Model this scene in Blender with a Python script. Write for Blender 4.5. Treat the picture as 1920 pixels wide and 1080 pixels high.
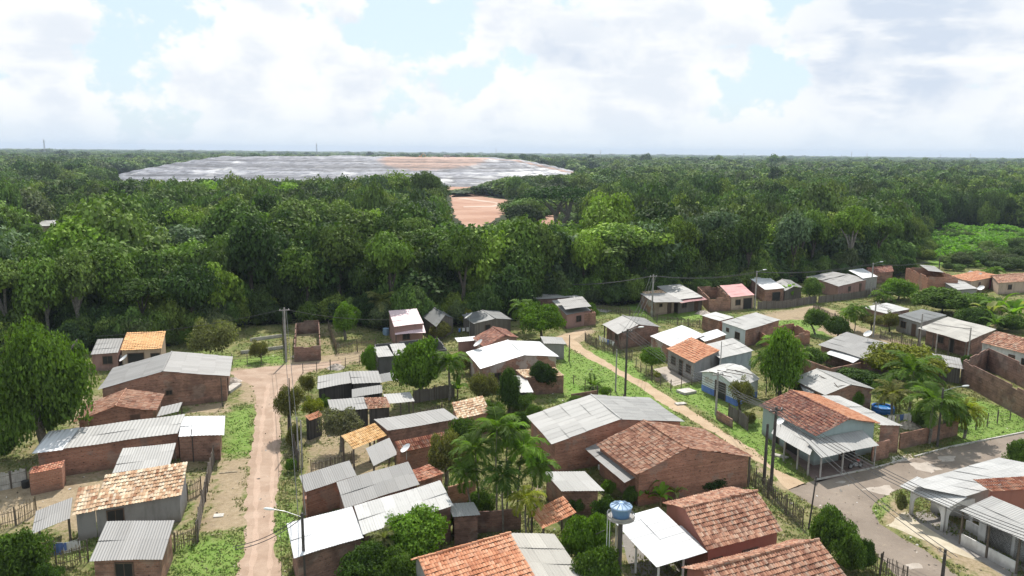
import bpy, math, random
import numpy as np
from mathutils import Matrix, Vector
for o in list(bpy.data.objects): bpy.data.objects.remove(o)
S = bpy.context.scene; C = S.collection; R = math.radians
# ---------------------------------------------------------------- camera, sky, sun, exposure
FPX, HOR, ROLL, HCAM = 1478.0, 285.5, 0.54, 30.0      # focal length and horizon row of the 1920x1080 photograph
cam = bpy.data.cameras.new('camera'); co = bpy.data.objects.new('camera', cam); C.objects.link(co)
cam.sensor_width = 36; cam.lens = FPX/1920*36; cam.clip_start = 1; cam.clip_end = 40000
PITCH = math.atan((540-HOR)/FPX)
MC = Matrix.Rotation(R(90)-PITCH, 3, 'X') @ Matrix.Rotation(R(ROLL), 3, 'Z')
co.matrix_world = Matrix.Translation((0, 0, HCAM)) @ MC.to_4x4()
S.camera = co
HAZE = 1.0e-4
SUN_EL, SUN_AZ = 50.0, -1.0
sd = bpy.data.lights.new('sun', 'SUN'); sd.energy = 3.6; sd.angle = R(0.53); sd.color = (1, .95, .87)
so = bpy.data.objects.new('sun', sd); C.objects.link(so)
sdir = Vector((math.sin(R(SUN_AZ))*math.cos(R(SUN_EL)), math.cos(R(SUN_AZ))*math.cos(R(SUN_EL)), math.sin(R(SUN_EL))))
so.rotation_euler = sdir.to_track_quat('Z', 'Y').to_euler()
S.view_settings.view_transform = 'Standard'; S.view_settings.look = 'None'
S.view_settings.exposure = 0.73; S.view_settings.gamma = 1
S.cycles.max_bounces = 6; S.cycles.diffuse_bounces = 3; S.cycles.glossy_bounces = 2; S.cycles.transmission_bounces = 3
S.cycles.volume_bounces = 0; S.cycles.caustics_reflective = False; S.cycles.caustics_refractive = False
S.cycles.use_denoising = True; S.cycles.use_adaptive_sampling = True; S.cycles.adaptive_threshold = 0.02

class NT:
    """small helper round a node tree"""
    def __init__(s, nt): s.t = nt
    def n(s, kind, ins=None, **kw):
        d = s.t.nodes.new('ShaderNode'+kind)
        for k, v in kw.items(): setattr(d, k, v)
        for k, v in (ins or {}).items(): s.set(d.inputs[k], v)
        return d
    def set(s, inp, v):
        if isinstance(v, bpy.types.NodeSocket): s.t.links.new(v, inp)
        elif isinstance(v, bpy.types.Node): s.t.links.new(v.outputs[0], inp)
        else:
            if hasattr(inp.default_value, '__len__') and hasattr(v, '__len__') and len(inp.default_value) == 4 and len(v) == 3: v = (*v, 1)
            inp.default_value = v
    def math(s, op, a, b=0.0, c=0.0, clamp=False): return s.n('Math', {0: a, 1: b, 2: c}, operation=op, use_clamp=clamp).outputs[0]
    def mix(s, f, a, b, blend='MIX'): return s.n('Mix', {0: f, 6: a, 7: b}, data_type='RGBA', blend_type=blend).outputs[2]
    def step(s, x, lo, hi, a=0.0, b=1.0): return s.n('MapRange', {0: x, 1: lo, 2: hi, 3: a, 4: b}, interpolation_type='SMOOTHSTEP').outputs[0]
    def noise(s, vec, scale, detail=3, rough=.5): 
        d = {'Scale': scale, 'Detail': detail, 'Roughness': rough}
        if vec is not None: d['Vector'] = vec
        return s.n('TexNoise', d).outputs[0]
    def scale(s, vec, xyz): return s.n('VectorMath', {0: vec, 1: xyz}, operation='MULTIPLY').outputs[0]

def pxdir(px, py):
    v = MC @ Vector((px-960, -(py-540), -FPX)); return v.normalized()
W = bpy.data.worlds.new('World'); S.world = W; W.use_nodes = True; W.node_tree.nodes.clear()
w = NT(W.node_tree)
sky = w.n('TexSky', sky_type='NISHITA', sun_disc=False, sun_elevation=R(SUN_EL), sun_rotation=R(SUN_AZ), altitude=0, air_density=1.0, dust_density=1.4, ozone_density=1.0)
dirv = w.n('TexCoord').outputs['Generated']
sv = w.scale(dirv, (1, 1, 1.35))
n1 = w.noise(sv, 11, 11, .55)
n2 = w.noise(w.n('VectorMath', {0: sv, 1: (0, 0, .03)}, operation='ADD').outputs[0], 11, 8, .52)
n3 = w.noise(w.scale(dirv, (1, 1, 4.0)), 9.0, 7, .55)
elev = w.n('SeparateXYZ', {0: dirv}).outputs[2]
bias = w.step(elev, .0, .13, .17, .03)
def blob(px, py, rx, amp, sq=1.35):
    d = pxdir(px, py)
    dist = w.n('VectorMath', {0: sv, 1: (d.x, d.y, d.z*sq)}, operation='DISTANCE').outputs[1]
    return w.step(dist, 0, rx/FPX, amp, 0)
dens = w.math('ADD', n1, bias)
for b in [(230, 60, 260, -.17), (690, 45, 130, -.10), (840, 120, 130, -.16), (690, 110, 150, -.14), (1440, 150, 170, -.13), (1480, 60, 130, -.10), (1920, 170, 120, -.1),
          (110, 120, 210, .2), (480, 40, 220, .24), (700, 150, 190, .12), (1100, 80, 270, .24), (1700, 70, 360, .26), (480, 170, 240, .12), (1340, 240, 240, .1), (1250, 110, 160, .1)]:
    dens = w.math('ADD', dens, blob(b[0], b[1], b[2], b[3]*.8))
cov = w.step(dens, .515, .585)
thick = w.step(w.math('ADD', n2, w.math('MULTIPLY', w.math('SUBTRACT', dens, n1), .4)), .50, .68)
grey = w.math('ADD', w.math('MULTIPLY', thick, .55), w.math('ADD', blob(1690, 85, 270, .7), blob(1080, 80, 140, .6)), clamp=True)
grey = w.math('MULTIPLY', grey, w.step(n3, .30, .55))
cc = w.mix(grey, (7.4, 7.5, 7.55), (4.9, 5.5, 6.4))
skyc = w.mix(.8, sky.outputs[0], (5.2, 6.4, 7.2))         # thin veil of humid air over the blue
hz = w.step(elev, .0, .06, .6, 0)
allc = w.mix(cov, skyc, cc)
allc = w.mix(hz, allc, (5.6, 6.3, 6.9))
bg = w.n('Background', {0: allc, 1: .085})
w.n('OutputWorld', {0: bg.outputs[0]})

# ---------------------------------------------------------------- pixel <-> world
MCn = np.array(MC); CP = np.array((0, 0, HCAM))
def G(px, py, z=0.0):
    d = MCn @ np.array((px-960, -(py-540), -FPX)); t = (z-HCAM)/d[2]
    return CP + d*t
def PJ(P):
    P = np.atleast_2d(np.asarray(P, float)); q = (P-CP) @ MCn
    return np.stack([960+FPX*q[:, 0]/-q[:, 2], 540-FPX*q[:, 1]/-q[:, 2]], 1)
def htop(g, py):
    """height over ground point g that shows at row py"""
    lo, hi = -2.0, 60.0
    for _ in range(40):
        m = (lo+hi)/2
        if PJ((g[0], g[1], m))[0, 1] > py: lo = m
        else: hi = m
    return lo
def pscale(g): return math.hypot(g[0], g[1])/FPX/ math.cos(math.atan2(abs(g[0]), g[1]))**1
# ---------------------------------------------------------------- objects
def tag(o, label=None, cat=None, group=None, kind=None):
    for k, v in (('label', label), ('category', cat), ('group', group), ('kind', kind)):
        if v: o[k] = v
    return o
def empty(name, loc, rz=0):
    o = bpy.data.objects.new(name, None); C.objects.link(o); o.location = loc; o.rotation_euler = (0, 0, rz); o.empty_display_size = .3
    return o
class MB:
    """collects faces, builds ONE mesh object"""
    def __init__(s): s.v = []; s.f = []; s.uv = []; s.mi = []
    def face(s, pts, uvs=None, m=0):
        i = len(s.v); s.v += [tuple(p) for p in pts]; s.f.append(tuple(range(i, i+len(pts)))); s.uv.append(uvs or [(p[0], p[1]) for p in pts]); s.mi.append(m)
    def box(s, c, sx, sy, sz, u=(1, 0, 0), m=0, up=None):
        u = np.array(u, float); u /= np.linalg.norm(u); z = np.array(up if up is not None else (0, 0, 1.), float); v = np.cross(z, u); v /= np.linalg.norm(v); z = np.cross(u, v)
        c = np.array(c, float); P = lambda a, b, d: c+u*a*sx/2+v*b*sy/2+z*d*sz/2
        for q, (la, lb) in ((((-1,-1,-1),(1,-1,-1),(1,-1,1),(-1,-1,1)), (sx, sz)), (((1,1,-1),(-1,1,-1),(-1,1,1),(1,1,1)), (sx, sz)), (((1,-1,-1),(1,1,-1),(1,1,1),(1,-1,1)), (sy, sz)),
                  (((-1,1,-1),(-1,-1,-1),(-1,-1,1),(-1,1,1)), (sy, sz)), (((-1,-1,1),(1,-1,1),(1,1,1),(-1,1,1)), (sx, sy)), (((-1,1,-1),(1,1,-1),(1,-1,-1),(-1,-1,-1)), (sx, sy))):
            s.face([P(*k) for k in q], [(0, 0), (la, 0), (la, lb), (0, lb)], m)
    def tube(s, pts, rad, n=6, m=0, cap=True):
        pts = [np.array(p, float) for p in pts]; rings = []
        for i, p in enumerate(pts):
            t = pts[min(i+1, len(pts)-1)]-pts[max(i-1, 0)]; t /= np.linalg.norm(t)+1e-9
            a = np.cross(t, (0, 0, 1.)) if abs(t[2]) < .95 else np.cross(t, (1., 0, 0)); a /= np.linalg.norm(a); b = np.cross(t, a)
            r = rad[i] if hasattr(rad, '__len__') else rad
            rings.append([p+r*(a*math.cos(2*math.pi*k/n)+b*math.sin(2*math.pi*k/n)) for k in range(n)])
        L = 0
        for i in range(len(pts)-1):
            d = np.linalg.norm(pts[i+1]-pts[i])
            for k in range(n):
                k2 = (k+1) % n
                s.face([rings[i][k], rings[i][k2], rings[i+1][k2], rings[i+1][k]], [(k/n, L), ((k+1)/n, L), ((k+1)/n, L+d), (k/n, L+d)], m)
            L += d
        if cap: s.face(rings[-1], None, m); s.face(rings[0][::-1], None, m)
    def build(s, name, mats, parent=None, loc=None, smooth=False, off=None):
        me = bpy.data.meshes.new(name); vv = np.array(s.v)
        if off is not None: vv = vv-np.array(off)
        me.from_pydata(vv.tolist(), [], s.f)
        uv = me.uv_layers.new(name='UVMap'); uv.data.foreach_set('uv', np.array([c for q in s.uv for c in q], np.float32).ravel())
        for m in (mats if isinstance(mats, (list, tuple)) else [mats]): me.materials.append(m)
        me.polygons.foreach_set('material_index', s.mi)
        if smooth: me.polygons.foreach_set('use_smooth', [True]*len(s.f))
        o = bpy.data.objects.new(name, me); C.objects.link(o)
        if parent: o.parent = parent
        if loc is not None: o.location = loc
        return o
def np_mesh(name, V, F, mats, attr=None, smooth=False):
    """V (n,3), F (m,k) arrays -> mesh; attr: dict of per-vertex float arrays"""
    me = bpy.data.meshes.new(name); V = np.asarray(V, np.float32); F = np.asarray(F, np.int32); k = F.shape[1]
    me.vertices.add(len(V)); me.vertices.foreach_set('co', V.ravel())
    me.loops.add(F.size); me.loops.foreach_set('vertex_index', F.ravel())
    me.polygons.add(len(F)); me.polygons.foreach_set('loop_start', np.arange(0, F.size, k, dtype=np.int32)); me.polygons.foreach_set('loop_total', np.full(len(F), k, np.int32))
    if smooth: me.polygons.foreach_set('use_smooth', np.ones(len(F), bool))
    for nm, a in (attr or {}).items(): me.attributes.new(nm, 'FLOAT', 'POINT').data.foreach_set('value', np.asarray(a, np.float32))
    for m in (mats if isinstance(mats, (list, tuple)) else [mats]): me.materials.append(m)
    me.update(calc_edges=True); return me
def link(name, me, parent=None, loc=(0, 0, 0), rz=0, sc=(1, 1, 1)):
    o = bpy.data.objects.new(name, me); C.objects.link(o); o.parent = parent; o.location = loc; o.rotation_euler = (0, 0, rz); o.scale = sc
    return o
# smooth value noise on arrays
def vnoise(x, y, seed=0):
    xi = np.floor(x).astype(np.int64); yi = np.floor(y).astype(np.int64); fx = x-xi; fy = y-yi
    def h(a, b):
        n = (a*374761393 + b*668265263 + seed*982451653) & 0x7fffffff; n = ((n ^ (n >> 13))*1274126177) & 0x7fffffff
        return ((n ^ (n >> 16)) & 0xffff)/65535.0
    fx = fx*fx*(3-2*fx); fy = fy*fy*(3-2*fy)
    return (h(xi, yi)*(1-fx)+h(xi+1, yi)*fx)*(1-fy)+(h(xi, yi+1)*(1-fx)+h(xi+1, yi+1)*fx)*fy
def fbm(x, y, seed=0, o=4):
    return sum(vnoise(x*2**i, y*2**i, seed+i)*.5**i for i in range(o))/sum(.5**i for i in range(o))
def inpoly(x, y, poly):
    r = np.zeros(x.shape, bool); n = len(poly)
    for i in range(n):
        x1, y1 = poly[i][:2]; x2, y2 = poly[(i+1) % n][:2]
        c = ((y1 > y) != (y2 > y)) & (x < (x2-x1)*(y-y1)/((y2-y1) or 1e-9)+x1); r ^= c
    return r
# ---------------------------------------------------------------- materials
def newmat(name):
    m = bpy.data.materials.new(name); m.use_nodes = True; m.node_tree.nodes.clear(); t = NT(m.node_tree)
    t.out = t.n('OutputMaterial'); t.b = t.n('BsdfPrincipled'); t.set(t.out.inputs[0], t.b.outputs[0]); return m, t
def bump(t, h, dist=.02, st=1.0): t.set(t.b.inputs['Normal'], t.n('Bump', {'Height': h, 'Distance': dist, 'Strength': st}).outputs[0])
def wpos(t): return t.n('NewGeometry').outputs['Position']
def mat_plain(name, col, rough=.7, metal=0, var=.25, sc=2.0):
    m, t = newmat(name); nz = t.noise(wpos(t), sc, 5, .6)
    t.set(t.b.inputs[0], t.mix(1.0, col, t.n('CombineColor', {0: t.step(nz, .3, .7, 1-var, 1+var*.6), 1: t.step(nz, .3, .7, 1-var, 1+var*.6), 2: t.step(nz, .3, .7, 1-var, 1+var*.6)}).outputs[0], 'MULTIPLY'))
    t.b.inputs['Roughness'].default_value = rough; t.b.inputs['Metallic'].default_value = metal; return m
def gray(t, v): return t.n('CombineColor', {0: v, 1: v, 2: v}).outputs[0]
def mat_sheet(name, col, dirt=.5, dcol=(.16, .14, .12), rough=.6, var=.22):
    """corrugated sheets: uv counts sheets, so every sheet has its own tone"""
    m, t = newmat(name); uv = t.n('UVMap').outputs[0]
    fl = t.n('VectorMath', {0: uv}, operation='FLOOR').outputs[0]; oi = t.n('ObjectInfo').outputs['Random']
    wn = t.n('TexWhiteNoise', {'Vector': t.n('VectorMath', {0: fl, 1: t.scale((1, 1, 1), (3, 7, 5))}, operation='ADD').outputs[0], 'W': oi}, noise_dimensions='4D').outputs[0]
    wp = wpos(t)
    c = t.mix(1.0, col, gray(t, t.step(wn, 0, 1, 1-var, 1+var*.7)), 'MULTIPLY')
    st = t.noise(t.scale(uv, (14, .8, 1)), 1.0, 4, .6)                  # streaks running down the slope
    bl = t.noise(wp, .9, 6, .62)
    c = t.mix(t.math('MULTIPLY', t.math('MULTIPLY', t.step(st, .45, .75), t.step(bl, .35, .65)), dirt), c, dcol)
    c = t.mix(t.math('MULTIPLY', t.step(t.noise(wp, 5.0, 4, .7), .55, .8), dirt*.6), c, tuple(x*.55 for x in col))
    fr = t.n('VectorMath', {0: uv}, operation='FRACTION').outputs[0]; fy = t.n('SeparateXYZ', {0: fr})
    seam = t.math('MAXIMUM', t.step(fy.outputs[1], .0, .045, 1, 0), t.math('MULTIPLY', t.step(fy.outputs[0], .0, .06, 1, 0), .6))
    c = t.mix(t.math('MULTIPLY', seam, .38), c, tuple(x*.4 for x in dcol))
    t.set(t.b.inputs[0], c); t.b.inputs['Roughness'].default_value = rough; t.b.inputs['Specular IOR Level'].default_value = .35
    return m
def mat_tile(name, c1, c2, c3, dirt=.4, lich=.2):
    """clay tiles: uv counts tiles"""
    m, t = newmat(name); uv = t.n('UVMap').outputs[0]; oi = t.n('ObjectInfo').outputs['Random']
    fl = t.n('VectorMath', {0: uv}, operation='FLOOR').outputs[0]
    wn = t.n('TexWhiteNoise', {'Vector': fl, 'W': oi}, noise_dimensions='4D').outputs[0]
    wn2 = t.n('TexWhiteNoise', {'Vector': t.scale(fl, (1.7, 2.3, 1)), 'W': oi}, noise_dimensions='4D').outputs[0]
    wp = wpos(t); bl = t.noise(wp, .8, 5, .6)
    r = t.n('ValToRGB', {0: t.math('ADD', t.math('MULTIPLY', wn, .62), t.math('MULTIPLY', t.step(bl, .3, .7), .38))})
    e = r.color_ramp.elements; e[0].position = .12; e[0].color = (*c1, 1); e[1].position = .86; e[1].color = (*c3, 1); k = e.new(.5); k.color = (*c2, 1)
    c = t.mix(t.math('MULTIPLY', t.step(wn2, .62, .95), lich), r.outputs[0], (.62, .55, .44))
    c = t.mix(t.math('MULTIPLY', t.step(t.noise(wp, 2.2, 6, .65), .5, .72), dirt), c, (.05, .035, .028))
    t.set(t.b.inputs[0], c); t.b.inputs['Roughness'].default_value = .85; t.b.inputs['Specular IOR Level'].default_value = .2; return m
def mat_brick(name, c1, c2, mort, grime=.5, pl=0.0, plc=(.4, .36, .33)):
    m, t = newmat(name); uv = t.n('UVMap').outputs[0]; wp = wpos(t)
    b = t.n('TexBrick', {'Vector': uv, 'Color1': c1, 'Color2': c2, 'Mortar': mort, 'Scale': 1.0, 'Mortar Size': .012, 'Mortar Smooth': .3, 'Brick Width': .3, 'Row Height': .16, 'Bias': -.1})
    c = b.outputs[0]
    c = t.mix(t.math('MULTIPLY', t.step(t.noise(t.scale(uv, (3.3, 6.2, 1)), 1.0, 2, .5), .62, .7), .75), c, (.05, .03, .025))   # missing mortar, dark holes
    c = t.mix(t.math('MULTIPLY', t.step(t.noise(t.scale(uv, (2.6, 5, 1)), 1.7, 2, .5), .66, .72), .5), c, (.42, .33, .28))
    cr = t.noise(t.scale(uv, (.12, 4.2, 1)), 1.0, 2, .6); c = t.mix(1.0, c, gray(t, t.step(cr, .3, .7, .80, 1.16)), 'MULTIPLY')
    c = t.mix(t.math('MULTIPLY', t.step(t.noise(wp, .42, 4, .6), .56, .60), .45), c, (.30, .24, .20))
    if pl: c = t.mix(t.step(t.noise(wp, .5, 4, .6), .62-pl, .66-pl), c, plc)
    z = t.n('SeparateXYZ', {0: wp}).outputs[2]
    c = t.mix(t.math('MULTIPLY', t.step(t.noise(wp, .7, 5, .6), .42, .66), grime), c, (.07, .045, .038))
    c = t.mix(t.math('MULTIPLY', t.step(t.math('ADD', z, t.math('MULTIPLY', t.noise(wp, 1.5, 3), .8)), .5, 1.1, 1, 0), .45), c, (.10, .085, .07))  # splashed soil along the foot
    t.set(t.b.inputs[0], c); t.b.inputs['Roughness'].default_value = .9; t.b.inputs['Specular IOR Level'].default_value = .15
    bump(t, b.outputs[1], .012, -.6); return m
def mat_plaster(name, col, grime=.45):
    m, t = newmat(name); wp = wpos(t); z = t.n('SeparateXYZ', {0: wp}).outputs[2]
    c = t.mix(t.math('MULTIPLY', t.step(t.noise(t.scale(wp, (1.2, 1.2, .35)), 1.0, 6, .65), .45, .72), grime), col, tuple(x*.35 for x in col))
    c = t.mix(t.math('MULTIPLY', t.step(t.math('ADD', z, t.math('MULTIPLY', t.noise(wp, 1.5, 3), .7)), .45, 1.0, 1, 0), .5), c, (.14, .11, .085))
    t.set(t.b.inputs[0], c); t.b.inputs['Roughness'].default_value = .85; t.b.inputs['Specular IOR Level'].default_value = .2; return m
def mat_wood(name, c1, c2):
    m, t = newmat(name); uv = t.n('UVMap').outputs[0]; wp = wpos(t); fx = t.n('SeparateXYZ', {0: uv}).outputs[0]
    cell = t.n('TexWhiteNoise', {'W': t.math('FLOOR', t.math('DIVIDE', fx, .16))}, noise_dimensions='1D').outputs[0]
    c = t.mix(t.math('ADD', t.math('MULTIPLY', cell, .6), t.math('MULTIPLY', t.noise(wp, 1.4, 5), .4)), c1, c2)
    edge = t.step(t.math('ABSOLUTE', t.math('SUBTRACT', t.math('FRACT', t.math('DIVIDE', fx, .16)), .5)), .42, .49)
    c = t.mix(t.math('MULTIPLY', edge, .8), c, (.015, .013, .012))
    t.set(t.b.inputs[0], c); t.b.inputs['Roughness'].default_value = .9; t.b.inputs['Specular IOR Level'].default_value = .15; return m
def mat_leaf(name, fixed=None, trans=.34, ramp=None):
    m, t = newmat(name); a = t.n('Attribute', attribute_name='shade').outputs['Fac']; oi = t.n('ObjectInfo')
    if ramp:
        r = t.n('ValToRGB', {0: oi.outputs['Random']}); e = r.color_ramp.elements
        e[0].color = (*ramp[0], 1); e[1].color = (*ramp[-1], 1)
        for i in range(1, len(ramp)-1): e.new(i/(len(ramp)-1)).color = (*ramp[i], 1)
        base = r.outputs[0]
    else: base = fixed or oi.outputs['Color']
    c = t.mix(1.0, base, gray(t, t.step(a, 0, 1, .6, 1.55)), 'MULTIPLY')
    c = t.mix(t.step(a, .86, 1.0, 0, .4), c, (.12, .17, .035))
    t.set(t.b.inputs[0], c); t.b.inputs['Roughness'].default_value = .7; t.b.inputs['Specular IOR Level'].default_value = .09
    tr = t.n('BsdfTranslucent', {0: t.mix(1.0, c, (1.5, 1.75, .6), 'MULTIPLY')})
    mx = t.n('MixShader', {0: trans, 1: t.b.outputs[0], 2: tr.outputs[0]}); t.set(t.out.inputs[0], mx.outputs[0]); return m
MAT = {}
MAT['grey'] = mat_sheet('grey_fibre_cement', (.235, .228, .222), .5, var=.10)
MAT['lightgrey'] = mat_sheet('pale_fibre_cement', (.33, .322, .31), .45, var=.10)
MAT['darkgrey'] = mat_sheet('dark_fibre_cement', (.125, .13, .13), .5, var=.1)
MAT['white'] = mat_sheet('white_metal_sheet', (.58, .58, .59), .3, (.33, .31, .29), .5, .07)
MAT['dirtywhite'] = mat_sheet('stained_white_sheet', (.44, .432, .42), .6, (.13, .12, .115), var=.1)
MAT['pink'] = mat_sheet('pale_pink_sheet', (.66, .50, .52), .2, (.45, .32, .3), .5, .06)
MAT['rose'] = mat_sheet('rose_red_sheet', (.48, .22, .22), .3, (.2, .1, .09), .55, .1)
MAT['maroon'] = mat_sheet('maroon_sheet', (.24, .07, .08), .3, (.1, .04, .04), .55, .1)
MAT['concrete'] = mat_sheet('pale_slab_panels', (.37, .35, .315), .5, (.16, .14, .12), var=.12)
MAT['t_orange'] = mat_tile('orange_clay_tile', (.38, .15, .08), (.50, .225, .125), (.58, .31, .19), .12, .12)
MAT['t_new'] = mat_tile('fresh_orange_tile', (.60, .33, .15), (.66, .38, .18), (.70, .43, .22), .04, .03)
MAT['t_red'] = mat_tile('red_clay_tile', (.22, .075, .05), (.36, .14, .085), (.50, .24, .15), .32, .22)
MAT['t_brown'] = mat_tile('weathered_brown_tile', (.17, .075, .05), (.32, .155, .10), (.46, .26, .175), .4, .26)
MAT['t_dark'] = mat_tile('dark_brown_tile', (.12, .05, .04), (.22, .09, .065), (.36, .17, .11), .5, .15)
MAT['t_pale'] = mat_tile('bleached_pale_tile', (.32, .16, .09), (.56, .38, .24), (.74, .62, .46), .28, .5)
MAT['t_yellow'] = mat_tile('ochre_yellow_tile', (.48, .26, .10), (.62, .38, .17), (.72, .48, .25), .15, .15)
MAT['brick'] = mat_brick('hollow_brick', (.37, .20, .14), (.29, .15, .108), (.32, .25, .21))
MAT['brickred'] = mat_brick('red_brick', (.42, .205, .135), (.34, .155, .105), (.35, .26, .21), .3)
MAT['brickdark'] = mat_brick('sooty_brick', (.29, .165, .125), (.21, .12, .095), (.24, .19, .16), .6)
MAT['brickplaster'] = mat_brick('half_plastered_brick', (.38, .21, .15), (.31, .16, .115), (.3, .22, .18), .35, .14, (.42, .35, .31))
MAT['plaster'] = mat_plaster('grey_plaster', (.30, .285, .275)); MAT['darkplaster'] = mat_plaster('blackened_plaster', (.12, .115, .115))
MAT['whiteplaster'] = mat_plaster('white_plaster', (.66, .645, .625), .55); MAT['beige'] = mat_plaster('beige_plaster', (.47, .36, .28)); MAT['paleblue'] = mat_plaster('pale_blue_plaster', (.56, .60, .62), .3)
MAT['terracotta'] = mat_plaster('terracotta_paint', (.36, .15, .115), .25); MAT['turquoise'] = mat_plaster('turquoise_paint', (.34, .41, .405), .25)
MAT['pinkwall'] = mat_plaster('dull_pink_plaster', (.33, .20, .175)); MAT['bluegrey'] = mat_plaster('blue_grey_plaster', (.36, .40, .44))
MAT['wood'] = mat_wood('grey_boards', (.11, .095, .085), (.24, .21, .185)); MAT['darkwood'] = mat_wood('dark_boards', (.04, .038, .036), (.10, .09, .085)); MAT['stick'] = mat_plain('bamboo_sticks', (.24, .19, .12), .8, 0, .5, 3)
MAT['post'] = mat_plain('weathered_post', (.13, .105, .085), .9); MAT['pole'] = mat_plain('dark_pole_wood', (.075, .065, .06), .85); MAT['concpole'] = mat_plain('concrete_pole', (.34, .32, .30), .85)
MAT['dark'] = mat_plain('dark_interior', (.018, .017, .017), .6); MAT['frame'] = mat_plain('window_wood', (.14, .09, .065), .7); MAT['whiteframe'] = mat_plain('white_painted_wood', (.7, .69, .68), .5, 0, .1)
MAT['door'] = mat_plain('brown_door', (.10, .06, .045), .6); MAT['greydoor'] = mat_plain('grey_metal_door', (.28, .28, .29), .5); MAT['blueshutter'] = mat_plain('blue_grey_shutter', (.26, .33, .42), .5); MAT['pinkdoor'] = mat_plain('raspberry_door', (.48, .06, .12), .6)
MAT['galv'] = mat_plain('galvanised_steel', (.45, .45, .46), .4, .6); MAT['dish'] = mat_plain('dish_white', (.74, .73, .72), .4, 0, .08); MAT['slab'] = mat_plain('bare_concrete_slab', (.46, .43, .39), .9, 0, .3, 1.5)
MAT['tank'] = mat_plain('blue_tank_plastic', (.13, .245, .42), .45, 0, .12); MAT['tanklid'] = mat_plain('blue_tank_lid_faded', (.26, .37, .52), .5, 0, .12); MAT['pool'] = mat_plain('blue_pool_vinyl', (.02, .13, .42), .4, 0, .1); MAT['water'] = mat_plain('pool_water', (.03, .16, .40), .08, 0, .1)
MAT['cable'] = mat_plain('black_cable', (.05, .05, .05), .6); MAT['whitepipe'] = mat_plain('white_pipe', (.75, .75, .74), .5, 0, .05); MAT['black'] = mat_plain('black_rubber', (.02, .02, .02), .6); MAT['red'] = mat_plain('red_paint', (.4, .05, .04), .35)
MAT['cloth1'] = mat_plain('blue_cloth', (.12, .20, .48), .9, 0, .2); MAT['cloth2'] = mat_plain('white_cloth', (.75, .73, .74), .9, 0, .1); MAT['rubble'] = mat_plain('rubble', (.42, .36, .31), .9, 0, .5, 3); MAT['lamp'] = mat_plain('lamp_glass', (.8, .8, .8), .3, 0, .05)
MAT['trunk'] = mat_plain('tree_bark', (.085, .07, .055), .9, 0, .4, 3); MAT['palebark'] = mat_plain('pale_bark', (.20, .18, .155), .9, 0, .4, 3)
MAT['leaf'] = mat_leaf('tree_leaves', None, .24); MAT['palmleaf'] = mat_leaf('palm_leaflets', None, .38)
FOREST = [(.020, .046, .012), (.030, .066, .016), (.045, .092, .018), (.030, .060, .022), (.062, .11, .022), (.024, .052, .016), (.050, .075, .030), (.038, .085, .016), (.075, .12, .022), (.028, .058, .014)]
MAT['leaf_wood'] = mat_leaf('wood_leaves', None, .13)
MAT['leaf_far'] = mat_leaf('forest_leaves', None, .13, [(c[0]*2.05*k, c[1]*1.65*k, c[2]*1.85*k) for c, k in zip(FOREST, (.75, 1.15, 1.25, .8, 1.2, .6, 1.1, 1.0, 1.2, .8))])  # distance haze put into the leaf colours: darker and bluer than the near wood
# ================================================================ ground, roads, landfill
rng = np.random.default_rng(7)
def axis(lo, hi, step, far_lo, far_hi, g=1.22):
    a = list(np.arange(lo, hi, step)); s = step; x = a[-1]
    while x < far_hi: s *= g; x += s; a.append(x)
    s = step; x = lo
    while x > far_lo: s *= g; x -= s; a.insert(0, x)
    return np.array(a)
gx = axis(-78, 122, .62, -9000, 9000); gy = axis(40, 215, .62, -300, 14000)
GX, GY = np.meshgrid(gx, gy); shp = GX.shape; X = GX.ravel(); Y = GY.ravel()
def wob(X, Y, a, f): return X+(fbm(X*f, Y*f, 11)-.5)*a, Y+(fbm(X*f+50, Y*f, 23)-.5)*a
def gpoly(px): return [G(*p)[:2] for p in px]
XW, YW = wob(X, Y, 4.0, .35); XV, YV = wob(X+9, Y-4, 2.0, 1.1)
def soft(px): 
    p = gpoly(px); return (inpoly(XW, YW, p).astype(float)+inpoly(XV, YV, p)+inpoly(X, Y, p)+inpoly((X+XW)/2, (Y+YV)/2, p))/4
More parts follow.
